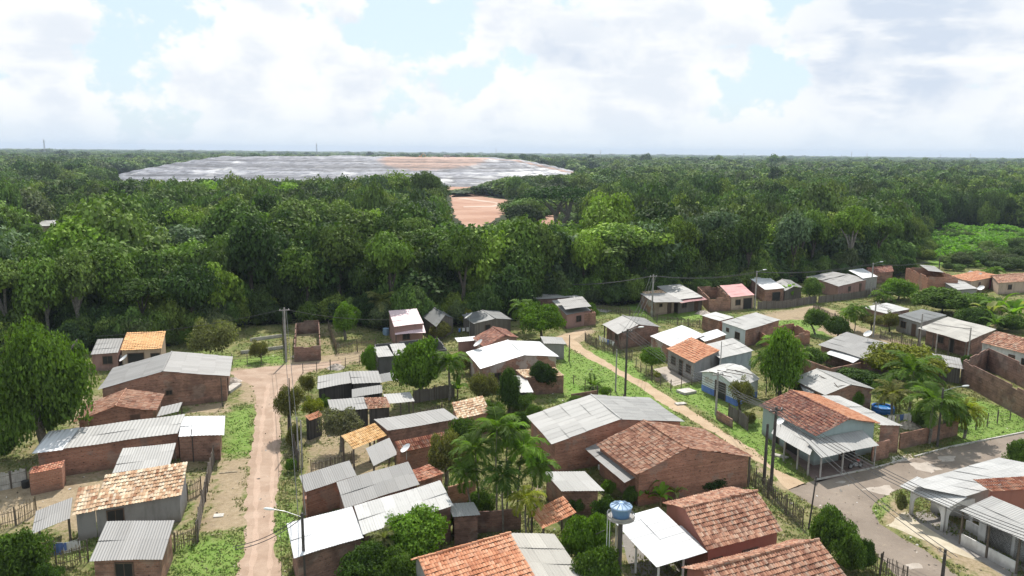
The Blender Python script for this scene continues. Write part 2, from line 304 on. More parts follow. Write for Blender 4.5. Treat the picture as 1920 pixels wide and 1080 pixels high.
SOIL = [[(-60,890),(60,880),(140,880),(345,870),(400,850),(470,850),(462,1005),(380,1015),(330,1040),(200,1060),(100,1060),(60,1000),(-60,1010)], [(-60,800),(60,790),(120,830),(60,900),(-60,900)], [(130,740),(440,740),(440,860),(100,860)], [(570,760),(760,740),(860,800),(860,880),(760,960),(570,960)], [(-60,940),(60,905),(135,900),(150,920),(100,975),(-60,1000)], [(352,930),(372,895),(400,890),(378,1020),(330,1015)], [(396,850),(472,830),(462,1000),(380,1020)],
  [(345,762),(425,755),(415,785),(340,785)], [(425,695),(482,695),(478,770),(440,760)], [(560,672),(700,655),(705,676),(580,700),(520,712),(440,705),(432,690)], [(580,835),(720,825),(720,905),(580,905)],
  [(545,615),(640,600),(640,670),(545,668)], [(1330,610),(1440,590),(1525,572),(1570,583),(1605,610),(1660,630),(1760,666),(1840,700),(1800,705),(1640,655),(1570,634),(1490,602),(1400,606),(1340,622)],
  [(1040,632),(1100,612),(1125,625),(1072,652)], [(1690,785),(1730,800),(1720,835),(1640,870),(1640,840)], [(1632,945),(1700,915),(1710,960),(1800,1010),(1940,1080),(1940,1140),(1830,1100),(1740,1030),(1660,985)],
  [(515,690),(570,690),(560,880),(528,900),(532,1080),(515,1080)], [(1395,850),(1440,880),(1500,915),(1530,945),(1500,940),(1440,905)], [(1235,560),(1320,560),(1300,600),(1240,590)], [(660,870),(760,860),(800,930),(700,930)],
  [(1150,600),(1230,600),(1330,640),(1280,650)], [(1690,1040),(1740,1060),(1700,1120),(1600,1120)], [(1100,1010),(1170,1000),(1250,1070),(1240,1120),(1130,1120)], [(1160,960),(1560,930),(1660,1060),(1500,1130)]]
SOILV = [.6, .5, .52, .54, .95, .95, .9, .95, .85, .95, .75, .6, .95, .9, .8, .8, .55, .9, .3, .5, .35, .5, .55, .45]
LUSH = [[(415,775),(470,765),(475,858),(412,865)], [(325,1025),(460,1008),(448,1100),(310,1100)], [(1240,730),(1310,720),(1440,800),(1500,890),(1440,880),(1330,780)], [(1040,640),(1160,700),(1290,790),(1220,790),(1060,740)], [(1100,655),(1160,660),(1250,740),(1160,700)],
  [(430,675),(535,665),(540,685),(432,693)], [(1180,570),(1260,560),(1330,600),(1200,610)], [(1440,600),(1530,600),(1560,640),(1480,620)], [(1790,740),(1940,780),(1940,840),(1800,860)], [(1740,430),(1950,430),(1950,505),(1745,500)], [(1630,920),(1690,925),(1660,960),(1640,985)], [(515,960),(552,960),(550,1040),(515,1045)]]
soil = np.zeros(len(X)); lush = np.zeros(len(X))
for p, v in zip(SOIL, SOILV): soil = np.maximum(soil, soft(p)*v)
for p in LUSH: s = soft(p); lush = np.maximum(lush, s); soil *= 1-.8*s
# the forest's edge: everything farther than this line (rows of the photograph, on the ground) is wood
EDGE = [(-900,690),(-60,676),(180,656),(330,648),(420,630),(445,612),(540,606),(640,604),(690,614),(720,620),(800,612),(900,608),(965,603),(1000,584),(1100,574),(1180,571),(1290,555),(1400,550),(1440,538),(1530,530),(1600,524),(1690,516),(1735,445),(1780,430),(1960,434),(2700,452)]
eg = np.array([G(*p)[:2] for p in EDGE])
def edgeY(x): return np.interp(x, eg[:, 0], eg[:, 1])
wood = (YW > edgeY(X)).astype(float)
me = bpy.data.meshes.new('ground'); idx = np.arange(len(X)).reshape(shp)
F = np.stack([idx[:-1, :-1], idx[:-1, 1:], idx[1:, 1:], idx[1:, :-1]], -1).reshape(-1, 4)
m, t = newmat('ground_soil_and_grass'); wp = wpos(t)
att = lambda n: t.n('Attribute', attribute_name=n).outputs['Fac']
f1 = t.noise(wp, .35, 6, .6); f2 = t.noise(wp, 2.4, 6, .65); f3 = t.noise(wp, 9, 4, .7)
grass = t.mix(t.step(f1, .35, .65), (.10, .135, .035), (.20, .185, .08))
grass = t.mix(t.math('MULTIPLY', t.step(f2, .45, .7), .6), grass, (.30, .25, .14))
lushc = t.mix(t.step(f2, .3, .7), (.115, .225, .03), (.19, .285, .07))
grass = t.mix(att('lush'), grass, lushc)
soilc = t.mix(t.step(f2, .3, .7), (.27, .205, .13), (.36, .285, .195)); soilc = t.mix(t.math('MULTIPLY', t.step(f1, .5, .7), .5), soilc, (.20, .15, .10))
sm = t.step(t.math('ADD', att('soil'), t.math('MULTIPLY', t.math('ADD', t.math('MULTIPLY', t.math('SUBTRACT', f1, .5), .6), t.math('SUBTRACT', f2, .5)), .62)), .28, .66)
c = t.mix(sm, grass, soilc); c = t.mix(t.math('MULTIPLY', t.step(f3, .5, .8), .35), c, (.05, .05, .025))
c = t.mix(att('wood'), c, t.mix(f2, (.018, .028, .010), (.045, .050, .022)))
t.set(t.b.inputs[0], c); t.b.inputs['Roughness'].default_value = .95; t.b.inputs['Specular IOR Level'].default_value = .1; bump(t, f3, .08, .6)
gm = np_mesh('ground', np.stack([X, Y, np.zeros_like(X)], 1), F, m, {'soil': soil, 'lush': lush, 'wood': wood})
tag(link('ground', gm), kind='structure')
soilG = soil.reshape(shp); lushG = lush.reshape(shp)
def sample(A, x, y): 
    i = np.clip(np.searchsorted(gy, y), 0, shp[0]-1); j = np.clip(np.searchsorted(gx, x), 0, shp[1]-1); return A[i, j]

from mathutils.geometry import tessellate_polygon
def flat(name, px, z, mat, amp=.35, step=.6, px_is_world=False, kind='structure'):
    P = [np.array(p[:2]) for p in (px if px_is_world else gpoly(px))]; out = []
    for i in range(len(P)):
        a, b = P[i], P[(i+1) % len(P)]; n = max(1, int(np.linalg.norm(b-a)/step)); nv = np.array((-(b-a)[1], (b-a)[0]))/(np.linalg.norm(b-a)+1e-9)
        for k in range(n):
            q = a+(b-a)*k/n; out.append(q+nv*(fbm(np.array([q[0]*.8]), np.array([q[1]*.8]), 5)[0]-.5)*2*amp)
    tri = tessellate_polygon([[Vector((q[0], q[1], 0)) for q in out]])
    me = bpy.data.meshes.new(name); me.from_pydata([(q[0], q[1], z) for q in out], [], [tuple(x) for x in tri]); me.materials.append(mat); me.update()
    if me.polygons and me.polygons[0].normal.z < 0: me.flip_normals()
    o = bpy.data.objects.new(name, me); C.objects.link(o); return tag(o, kind=kind)
def mat_road(name, c1, c2, c3, sc=.5, track=None):
    m, t = newmat(name); wp = wpos(t); a = t.noise(wp, sc, 6, .6); b = t.noise(wp, sc*7, 5, .65); d = t.noise(wp, sc*30, 3, .6)
    c = t.mix(t.step(a, .35, .65), c1, c2); c = t.mix(t.math('MULTIPLY', t.step(b, .55, .72), .55), c, c3); c = t.mix(t.math('MULTIPLY', t.step(d, .5, .75), .25), c, tuple(x*.6 for x in c1))
    t.set(t.b.inputs[0], c); t.b.inputs['Roughness'].default_value = .92; t.b.inputs['Specular IOR Level'].default_value = .15; bump(t, b, .05, .5); return m
M_dirt = mat_road('pinkish_dirt', (.32, .225, .165), (.40, .295, .225), (.47, .37, .29)); M_path = mat_road('brown_dirt', (.38, .275, .18), (.45, .34, .235), (.30, .23, .13))
M_pave = mat_road('worn_asphalt', (.195, .158, .128), (.255, .21, .172), (.33, .27, .205), .25); M_patch = mat_road('pale_patch', (.36, .31, .265), (.43, .375, .325), (.26, .225, .195), 1.0); M_track = mat_road('packed_track', (.40, .285, .215), (.45, .33, .255), (.32, .22, .16))
flat('dirt_road', [(424,1120),(445,1080),(460,1015),(462,922),(472,835),(480,765),(474,722),(440,708),(428,697),(480,690),(565,681),(640,676),(640,684),(568,700),(553,720),(524,765),(526,800),(527,872),(519,930),(514,985),(517,1035),(531,1060),(534,1120)], .004, M_dirt, .4)
for pts in ([(462,1090),(474,1015),(476,922),(484,835),(490,770),(500,720),(506,720),(498,770),(492,835),(485,922),(484,1015),(474,1090)], [(500,1090),(504,1015),(506,922),(512,835),(512,770),(520,725),(527,725),(518,770),(518,835),(513,922),(512,1015),(510,1090)]):
    flat('wheel_rut', pts, .008, M_track, .25)
flat('dirt_path', [(1042,632),(1072,655),(1100,671),(1135,688),(1165,706),(1200,726),(1235,753),(1285,781),(1322,803),(1360,826),(1395,850),(1445,881),(1477,918),(1512,908),(1455,880),(1420,846),(1345,803),(1322,785),(1285,762),(1242,736),(1210,716),(1167,697),(1135,676),(1100,656),(1077,636),(1100,622),(1098,615)], .004, M_path, .35)
PAVE = [(1477,918),(1510,905),(1527,902),(1560,897),(1647,877),(1700,862),(1780,840),(1850,826),(1930,810),(2100,775),(2100,815),(1930,848),(1870,864),(1800,886),(1720,905),(1665,927),(1640,942),(1634,955),(1650,982),(1690,1008),(1735,1032),(1790,1075),(1850,1130),(1740,1130),(1675,1075),(1647,1043),(1600,1000),(1560,965),(1520,945)]
flat('paved_road', PAVE, .004, M_pave, .12)
for p in [[(1612,918),(1628,912),(1665,910),(1682,920),(1665,928),(1640,924)], [(1708,870),(1740,866),(1765,880),(1748,886),(1722,880)], [(1690,852),(1712,850),(1714,860),(1690,868),(1672,866)], [(1760,858),(1790,855),(1785,864),(1768,866)], [(1565,905),(1585,902),(1580,907)], [(1700,1060),(1720,1056),(1728,1064),(1708,1068)], [(1668,858),(1690,853),(1690,858),(1672,863)]]:
    flat('road_patch', p, .008, M_patch, .5, .3)
flat('sand_verge', [(1660,985),(1700,960),(1715,965),(1800,1010),(1900,1060),(1900,1075),(1800,1040),(1740,1015)], .004, mat_road('pale_sand', (.42,.36,.27), (.52,.46,.36), (.3,.28,.16), .9), .5)
def kerb(pts, name='kerb'):
    b = MB()
    for p, q in zip(pts[:-1], pts[1:]):
        a = G(*p); c = G(*q); b.box((a+c)/2+np.array((0, 0, .055)), np.linalg.norm(c-a)-.02, .16, .13, c-a)
    tag(b.build(name, MAT['slab']), kind='structure')
kerb([(1528,901),(1647,876),(1700,861)]); kerb([(1714,857),(1780,839),(1850,825),(1930,809)])
flat('concrete_apron', [(1225,692),(1250,687),(1295,716),(1262,724)], .004, M_patch, .1); flat('concrete_apron', [(1440,812),(1530,905),(1645,876),(1600,850),(1530,850)], .004, mat_road('veranda_floor', (.17,.12,.11), (.21,.16,.14), (.25,.2,.18)), .05)
flat('concrete_apron', [(1668,857),(1690,853),(1694,861),(1672,866)], .012, mat_plain('pale_cement', (.62,.58,.5)), .05); flat('concrete_apron', [(1162,1000),(1225,985),(1300,1050),(1250,1090),(1190,1090)], .004, mat_road('yard_cement', (.2,.185,.17), (.25,.23,.21), (.3,.28,.25)), .1)
flat('concrete_apron', [(1700,965),(1745,955),(1930,1060),(1930,1110)], .008, mat_road('house_cement', (.22,.2,.185), (.28,.255,.235), (.18,.16,.15)), .1)
# red cut ground and tracks on the way to the landfill
M_red = mat_road('red_laterite', (.34, .19, .13), (.42, .26, .19), (.47, .34, .27), .05); M_redbank = mat_road('red_bank', (.24, .095, .06), (.30, .13, .08), (.2, .08, .05), .2)
flat('laterite_clearing', [(845,368),(868,364),(960,376),(960,392),(905,424),(878,430),(852,405)], .02, M_red, 2.0, 4)
flat('laterite_clearing', [(1000,398),(1110,392),(1112,425),(1060,440),(1000,430)], .02, M_red, 2.0, 4)
flat('laterite_clearing', [(832,350),(915,348),(915,368),(845,370)], .02, M_red, 2.0, 4)
flat('pond_liner', [(838,338),(905,335),(905,345),(838,347)], .05, mat_plain('white_pond_liner', (.4,.4,.41), .5, 0, .15, .1), 1.5, 4)
flat('laterite_track', [(852,374),(872,371),(930,379),(945,385),(925,388),(870,389),(868,387),(922,386),(934,383),(925,380.5),(872,374)], .05, mat_road('pale_track', (.46,.34,.27), (.52,.40,.33), (.42,.3,.23), .05), .3, 3)
# the landfill mound: terraces covered in silver and white plastic liner
mx = np.arange(-480, 160, 3.5); my = np.arange(640, 1330, 3.5); MX, MY = np.meshgrid(mx, my)
foot = [(-412,800),(-360,690),(-180,662),(0,690),(70,770),(112,960),(110,1120),(-20,1290),(-300,1310),(-440,1180),(-450,960)]
def dpoly(x, y, P):
    d = np.full(x.shape, 1e9); n = len(P)
    for i in range(n):
        a = np.array(P[i]); b = np.array(P[(i+1) % n]); ab = b-a; tt = np.clip(((x-a[0])*ab[0]+(y-a[1])*ab[1])/(ab@ab), 0, 1)
        d = np.minimum(d, np.hypot(x-a[0]-tt*ab[0], y-a[1]-tt*ab[1]))
    return np.where(inpoly(x, y, P), d, -d)
D = dpoly(MX, MY*.42, [(p[0], p[1]*.42) for p in foot])+(fbm(MX/60, MY/60, 3)-.5)*14
Z0 = 22.0*np.clip(D/92, 0, 1)**.8+np.clip(D, 0, 40)/40*(fbm(MX/40, MY/40, 8)-.5)*3.0; q = Z0/2.6
Z0 = Z0*(1-.42*np.clip((MX+30)/130, 0, 1))+np.clip(D/60, 0, 1)*(fbm(MX/110, MY/110, 19)-.5)*5; q = Z0/2.6
ZM = np.where(D > 0, (np.floor(q)+np.clip((q-np.floor(q)-.45)/.55, 0, 1))*2.6+(fbm(MX/9, MY/9, 4)-.5)*1.1, -1.0)
gs = lambda x0, y0, sx_, sy_: np.exp(-((MX-x0)/sx_)**2-((MY-y0)/sy_)**2)
soilm = 1.7*gs(-88, 880, 48, 75)+1.5*gs(10, 935, 85, 20)+1.2*gs(-95, 1060, 70, 80)+.8*gs(-230, 1000, 40, 22)
fq = q-np.floor(q); riser = ((fq > .36) & (fq < .56)).astype(float)*(D > 4)*np.clip(fbm(MX/30, MY/80, 15)*3-.5, 0, 1)
ii = np.arange(MX.size).reshape(MX.shape); FM = np.stack([ii[:-1, :-1], ii[:-1, 1:], ii[1:, 1:], ii[1:, :-1]], -1).reshape(-1, 4)
FM = FM[(ZM.ravel()[FM] > -.9).any(1)]
m, t = newmat('plastic_liner'); wp = wpos(t); z = t.n('SeparateXYZ', {0: wp}).outputs[2]; wz = t.scale(wp, (.12, .05, .5))
a = t.noise(wz, 1.0, 6, .7); b2 = t.noise(t.scale(wp, (.03, .03, .06)), 1.0, 5, .6); d2 = t.noise(t.scale(wp, (.05, .3, .8)), 1.0, 4, .6)
xx = t.n('SeparateXYZ', {0: wp}).outputs[0]
c = t.mix(t.step(a, .3, .7), (.12, .125, .15), (.30, .30, .33)); c = t.mix(t.step(t.math('ADD', b2, t.step(xx, -120, 70, -.1, .07)), .46, .62), c, (.58, .57, .58))
c = t.mix(t.step(d2, .60, .68), c, (.035, .035, .04)); c = t.mix(t.step(t.math('ADD', t.n('Attribute', attribute_name='soil').outputs['Fac'], t.math('MULTIPLY', a, .5)), .55, .8), c, t.mix(d2, (.24, .14, .105), (.42, .29, .24)))
c = t.mix(1.0, c, gray(t, t.step(t.n('Attribute', attribute_name='level').outputs['Fac'], 0, 1, .6, 1.2)), 'MULTIPLY')
c = t.mix(t.math('MULTIPLY', t.n('Attribute', attribute_name='edge').outputs['Fac'], .8), c, (.028, .027, .03))
t.set(t.b.inputs[0], c); t.b.inputs['Roughness'].default_value = .7; t.b.inputs['Specular IOR Level'].default_value = .12; bump(t, a, 1.2, .8)
tag(link('landfill_mound', np_mesh('landfill_mound', np.stack([MX.ravel(), MY.ravel(), ZM.ravel()], 1), FM, m, {'soil': soilm.ravel(), 'edge': riser.ravel(), 'level': ((np.floor(q)*.618) % 1).ravel()})), kind='structure')

# ================================================================ buildings
def slope(b, P, U, V, lu, lv, style, rs, D):
    """covers one roof slope with real sheets or real tiles; P lower corner, U along the eave, V up the slope"""
    N = np.cross(U, V); N = N if N[2] > 0 else -N
    if style.startswith('t_'):
        pu, pv = (.215, .40) if D < 98 else (.33, .55)
        nu = max(2, round(lu/pu)); nv = max(2, round(lv/pv)); pu = lu/nu; pv = lv/nv; prof = [0, .045, .065, .045] if D < 98 else [0, .07, .07]; k = len(prof)
        ju = rs.normal(0, .012, (nu+1, nv)); sag = rs.uniform(.0, .05); ph = rs.uniform(0, 6)
        for j in range(nv):
            row0 = []; row1 = []
            for i in range(nu*k+1):
                c = min(i//k, nu-1); h = prof[i % k]+ju[c, j]; sg = -sag*math.sin(math.pi*i/(nu*k))+.03*math.sin(ph+i*.11/k+j*.6)
                p = P+U*(i*pu/k); row0.append(p+V*(j*pv-.03)+N*(h+.045+sg)); row1.append(p+V*((j+1)*pv)+N*(h+sg))
            for i in range(nu*k):
                u0, u1 = i/k+.001, (i+1)/k-.001
                b.face([row0[i], row0[i+1], row1[i+1], row1[i]], [(u0, j+.02), (u1, j+.02), (u1, j+.98), (u0, j+.98)])
    else:
        sw, sl = (1.05, 2.1); ns = max(1, round(lu/sw)); nr = max(1, round(lv/sl)); sw = lu/ns; sl = lv/nr
        n = 20 if D < 75 else (12 if D < 110 else 6); amp = .016; ph = rs.uniform(0, 6)
        for i in range(ns):
            for j in range(nr):
                tilt = rs.normal(0, .012); slip = rs.normal(0, .03); lift = rs.uniform(0, .012)
                r0 = []; r1 = []
                for q in range(n+1):
                    f = q/n; h = amp*math.sin(2*math.pi*f*n/4.0) if n > 6 else amp*(1 if q % 2 else -1)
                    w2 = .035*math.sin(ph+(i+f)*.9+j*1.3)
                    p = P+U*((i+f)*sw+(f-.5)*.03)
                    r0.append(p+V*(j*sl-.12+slip*.25)+N*(h+.012+lift*.5+tilt*(f-.5)*.6+w2)); r1.append(p+V*((j+1)*sl+.02)+N*(h+lift*.3+w2))
                for q in range(n):
                    b.face([r0[q], r0[q+1], r1[q+1], r1[q]], [(i+q/n*.98+.01, j+.01), (i+(q+1)/n*.98+.01, j+.01), (i+(q+1)/n*.98+.01, j+.99), (i+q/n*.98+.01, j+.99)])
class Frame:
    def __init__(s, A, B, Cc, h, hC=None):
        s.h = h; s.hC = h if hC is None else hC
        a = G(*A, h)[:2]; b = G(*B, h)[:2]; c = G(*Cc, s.hC)[:2]
        s.a = a; s.L = float(np.linalg.norm(b-a)); s.u = (b-a)/s.L; v = np.array((-s.u[1], s.u[0])); w_ = float((c-b)@v)
        s.v = v if w_ > 0 else -v; s.W = abs(w_); cb = (c-b)/np.linalg.norm(c-b)
        pass
        if cb@s.v > .62: s.v = cb; s.W = float(np.linalg.norm(c-b))
        s.D = float(np.linalg.norm(a+s.u*s.L/2)); s.cen = a+s.u*s.L/2+s.v*s.W/2
    def p(s, x, y, z): q = s.a+s.u*x+s.v*y; return np.array((q[0], q[1], z))
def roof_parts(fr, kind, rise, rf, style, root, loc, rs, name='roof'):
    b = MB(); U = np.array((*fr.u, 0)); Vv = np.array((*fr.v, 0)); h = fr.h; Z = np.array((0, 0, 1.)); ridge = None
    def sl(P, U, d, run, up, lu):
        n = math.hypot(run, up); slope(b, P, U, (d*run+Z*up)/n, lu, n, style, rs, fr.D)
    if kind == 'shed': sl(fr.p(0, 0, h), U, Vv, fr.W, fr.hC-h, fr.L)
    elif kind == 'gable_v':
        sl(fr.p(0, 0, h), Vv, U, fr.L*rf, rise, fr.W); sl(fr.p(fr.L, 0, h), Vv, -U, fr.L*(1-rf), rise, fr.W); ridge = (fr.p(fr.L*rf, 0, h+rise+.05), fr.p(fr.L*rf, fr.W, h+rise+.05))
    elif kind == 'gable_u':
        sl(fr.p(0, 0, h), U, Vv, fr.W*rf, rise, fr.L); sl(fr.p(0, fr.W, h), U, -Vv, fr.W*(1-rf), rise, fr.L); ridge = (fr.p(0, fr.W*rf, h+rise+.05), fr.p(fr.L, fr.W*rf, h+rise+.05))
    elif kind == 'arch':
        k = 6; pts = [(fr.L*i/k, h+rise*math.sin(math.pi*i/k)) for i in range(k+1)]
        for (x0, z0), (x1, z1) in zip(pts[:-1], pts[1:]):
            d = np.array((*(fr.u*(x1-x0)), z1-z0)); n = np.linalg.norm(d); slope(b, fr.p(x0, 0, z0), Vv, d/n, fr.W, n, style, rs, fr.D)
    r = b.build(name, MAT[style], root, off=loc)
    if ridge is not None:
        g = MB(); 
        if style.startswith('t_'):
            n = max(2, int(np.linalg.norm(ridge[1]-ridge[0])/.42))
            for i in range(n):
                p = ridge[0]+(ridge[1]-ridge[0])*i/n; q = ridge[0]+(ridge[1]-ridge[0])*(i+1.08)/n; z = rs.normal(0, .012); g.tube([p+(0, 0, z), q+(0, 0, z-.02)], [.125, .105], 7)
        else: g.tube([ridge[0]-(0, 0, .06), ridge[1]-(0, 0, .06)], .11, 6)
        for i in range(len(g.uv)): g.uv[i] = [(u+i*3, v*2) for u, v in g.uv[i]]
        g.build('ridge_cap', MAT[style], r, off=loc)
    return r
def wall_side(fr, side, o):
    """two end points (x, y) of a wall, o = inset (front, back, A, B)"""
    x0, x1, y0, y1 = o[2], fr.L-o[3], o[0], fr.W-o[1]
    return {'F': ((x0, y0), (x1, y0)), 'K': ((x1, y1), (x0, y1)), 'A': ((x0, y1), (x0, y0)), 'B': ((x1, y0), (x1, y1))}[side]
OPEN = {'w': (1.1, 1.0, 1.0, 'dark', 'frame'), 'ww': (1.1, 1.0, 1.0, 'dark', 'whiteframe'), 'd': (.85, 2.05, 0.02, 'door', 'frame'), 'dd': (.9, 2.1, .02, 'dark', 'frame'), 'gd': (.9, 2.05, .02, 'greydoor', 'frame'),
        'bs': (1.3, 1.1, .95, 'blueshutter', 'frame'), 'wd': (2.0, 2.1, .02, 'dark', 'frame'), 'sw': (.6, .5, 1.6, 'dark', 'frame'), 'pd': (1.7, 2.1, .02, 'pinkdoor', 'frame'), 'rs': (2.4, 1.9, .4, 'greydoor', 'frame')}
def opening(fr, side, o, frac, kind, root, loc):
    (x0, y0), (x1, y1) = wall_side(fr, side, o); w_, hh, zb, pm, fm = OPEN[kind]
    p0 = fr.p(x0, y0, 0); p1 = fr.p(x1, y1, 0); d = (p1-p0)/np.linalg.norm(p1-p0); c = p0+(p1-p0)*frac
    n = c-np.array((*fr.cen, 0)); n -= d*(n@d); n[2] = 0; n /= np.linalg.norm(n)
    nm = 'door' if 'd' in kind else 'window'; b = MB(); b.box(c+n*.02+np.array((0, 0, zb+hh/2)), w_, .04, hh, d); pn = b.build(nm, MAT[pm], root, off=loc)
    f = MB(); k = .08
    for s in (-1, 1): f.box(c+n*.045+d*s*(w_/2+k/2)+np.array((0, 0, zb+hh/2)), k, .09, hh, d)
    f.box(c+n*.045+np.array((0, 0, zb+hh+k/2)), w_+2*k, .09, k, d)
    if nm == 'window':
        f.box(c+n*.055+np.array((0, 0, zb-k/2)), w_+.25, .12, k, d); f.box(c+n*.05+np.array((0, 0, zb+hh/2)), .04, .03, hh, d)
    f.build('frame', MAT[fm], pn, off=loc)
def H(label, A, B, Cc, h, kind='gable_v', rise=1.2, rf=.5, hC=None, roof='grey', wall='brick', o=(.3, .3, .3, .3), ops=(), cat='house', name='brick_house', group=None, sides='FKAB', seed=None, posts=(), base=None):
    fr = Frame(A, B, Cc, h, hC); rs = np.random.default_rng(abs(hash((A, B))) % 99991 if seed is None else seed)
    loc = np.array((*fr.cen, 0)); root = tag(empty(name, loc), label, cat, group); root['_'] = 0; del root['_']
    if kind != 'none': roof_parts(fr, kind, rise, rf, roof, root, loc, rs)
    def zt(x, y):
        if kind == 'shed': return h+(fr.hC-h)*y/fr.W
        if kind == 'gable_v': m_ = fr.L*rf; return h+rise*(x/m_ if x < m_ else (fr.L-x)/(fr.L-m_))
        if kind == 'gable_u': m_ = fr.W*rf; return h+rise*(y/m_ if y < m_ else (fr.W-y)/(fr.W-m_))
        if kind == 'arch': return h+rise*math.sin(math.pi*max(0, min(1, x/fr.L)))
        return h
    wm = wall if isinstance(wall, dict) else {'*': wall}
    for wmat in sorted({wm.get(s, wm['*']) for s in sides}):
        b = MB()
        for s in sides:
            if wm.get(s, wm['*']) != wmat: continue
            (x0, y0), (x1, y1) = wall_side(fr, s, o); n = math.hypot(x1-x0, y1-y0)
            if kind == 'none':
                p0 = fr.p(x0, y0, 0); p1 = fr.p(x1, y1, 0); d = (p1-p0)/n; k = max(2, int(n/1.2))
                for i in range(k):
                    hh = h-rs.choice([0, 0, 0, .16, .32, .0]) ; c = p0+d*(n*(i+.5)/k); e = .14 if s in 'FK' else 0
                    b.box(c+np.array((0, 0, hh/2)), n/k+(.07 if i in (0, k-1) and s in 'FK' else 0)*2, .13, hh, d)
                continue
            fs = [0] + ([.5] if False else []) + [1]; brk = []
            if kind == 'gable_v' and s in 'FK': brk = [abs((fr.L*rf-x0)/(x1-x0))]
            if kind == 'gable_u' and s in 'AB': brk = [abs((fr.W*rf-y0)/(y1-y0))]
            if kind == 'arch' and s in 'FK': brk = [i/8 for i in range(1, 8)]
            fs = sorted(fs+brk); top = [(x0+(x1-x0)*f, y0+(y1-y0)*f, f) for f in fs]
            b.face([fr.p(x0, y0, 0), fr.p(x1, y1, 0)]+[fr.p(x, y, zt(x, y)-.05) for x, y, f in top[::-1]], [(0, 0), (n, 0)]+[(f*n, zt(x, y)-.05) for x, y, f in top[::-1]])
        b.build('wall', MAT[wmat], root, off=loc)
    if sides:
        if base:
            g = MB(); hb, mm = base
            for s in sides:
                (x0, y0), (x1, y1) = wall_side(fr, s, o); p0 = fr.p(x0, y0, 0); p1 = fr.p(x1, y1, 0); g.box((p0+p1)/2+(0, 0, hb/2), np.linalg.norm(p1-p0)+.02, .03, hb, p1-p0)
            g.build('painted_base', MAT[mm], root, off=loc)
    for (s, f, k) in ops: opening(fr, s, o, f, k, root, loc)
    for (x, y) in posts:
        b = MB(); p = fr.p(x*fr.L, y*fr.W, 0); b.box(p+np.array((0, 0, zt(x*fr.L, y*fr.W)/2-.03)), .13, .13, zt(x*fr.L, y*fr.W)-.06, (*fr.u, 0)); b.build('post', MAT['post'], root, off=loc)
    root['n'] = 0; del root['n']
    H.last = (root, loc, fr, rs, o); return root
def canopy(A, B, Cc, h, hC, roof, posts=(), name='canopy_roof', wall=None, sides='', pm='post', house=None, o=(.15, .0, .15, .15), kind='shed', rise=0):
    root, loc, _, rs, _ = house or H.last; fr = Frame(A, B, Cc, h, hC); roof_parts(fr, kind, rise, .5, roof, root, loc, rs, name)
    for (x, y) in posts:
        b = MB(); p = fr.p(x*fr.L, y*fr.W, 0); zz = h+(fr.hC-h)*y; b.box(p+np.array((0, 0, zz/2-.03)), .12, .12, zz-.06, (*fr.u, 0)); b.build('post', MAT[pm], root, off=loc)
    if sides:
        b = MB()
        for s in sides:
            (x0, y0), (x1, y1) = wall_side(fr, s, o); z0 = h+(fr.hC-h)*y0/fr.W-.05; z1 = h+(fr.hC-h)*y1/fr.W-.05; n = math.hypot(x1-x0, y1-y0)
            b.face([fr.p(x0, y0, 0), fr.p(x1, y1, 0), fr.p(x1, y1, z1), fr.p(x0, y0, z0)], [(0, 0), (n, 0), (n, z1), (0, z0)])
        b.build('annex_wall', MAT[wall], root, off=loc)
    return fr
# ================================================================ houses, left of the dirt road
g1 = 'houses of the settlement'
H('long brick house with grey two slope sheet roof beside the end of the dirt road', (185,731), (429,705), (435,668), 3.1, 'gable_v', 1.4, .48, roof='grey', wall='brick', o=(.12,.3,.35,.35), ops=[('F',.52,'sw'),('B',.3,'d')], group=g1)
H('small brown house with bright new orange tile roof', (225,657), (303,654), (311,621), 2.7, 'shed', hC=3.7, roof='t_new', wall='beige', o=(.35,.1,.15,.15), ops=[('F',.35,'wd'),('F',.85,'w')], group=g1)
H('low house with flat grey sheet roof joined to the orange tiled house', (170,664), (221,661), (231,634), 2.5, 'shed', hC=3.0, roof='grey', wall='pinkwall', o=(.2,.1,.1,.1), ops=[('F',.6,'w')], group=g1)
H('small brick house with brown weathered tile gable between two long grey roofs', (138,793), (293,771), (308,739), 2.3, 'gable_v', 1.15, .5, roof='t_brown', wall='brick', o=(.4,.3,.4,.4), ops=[('F',.75,'d')], group=g1)
canopy((294,780), (335,771), (342,754), 2.1, 2.2, 'grey', [(.05,.05),(.95,.05),(.95,.95)])
H('long red brick house with grey and white streaked low roof facing the road', (61,849), (333,811), (347,776), 2.8, 'shed', hC=3.15, roof='lightgrey', wall='brickred', o=(.35,.2,.3,.05), group=g1)
canopy((335,818), (420,815), (422,779), 2.75, 3.0, 'white', sides='FBK', wall='brick', o=(.4,.1,.0,.45), name='annex_roof')
canopy((61,850), (118,842), (150,801), 2.9, 3.2, 'white', name='patch_roof')
H('pale grey sheet lean to behind the bleached tile roof', (211,886), (318,873), (330,830), 2.3, 'shed', hC=2.5, roof='lightgrey', wall='wood', o=(.15,.1,.2,.2), sides='F', posts=[(.03,.95),(.97,.95)], cat='lean-to', name='lean_to')
H('grey plastered house with bleached uneven clay tile roof and barred window', (176,958), (340,929), (352,866), 2.35, 'shed', hC=3.75, roof='t_pale', wall='plaster', o=(.3,.2,.05,.2), ops=[('F',.22,'w')], group=g1, cat='house', name='tiled_house')
canopy((134,967), (177,959), (188,908), 2.3, 3.4, 't_pale', sides='FA', wall='plaster', o=(.3,.1,.25,.0), name='annex_roof')
H('tilted grey sheet porch roof on thin posts left of the bleached tile house', (59,1001), (131,971), (136,932), 2.0, 'shed', hC=2.3, roof='grey', sides='', posts=[(.04,.05),(.96,.05),(.04,.95)], cat='porch', name='sheet_porch')
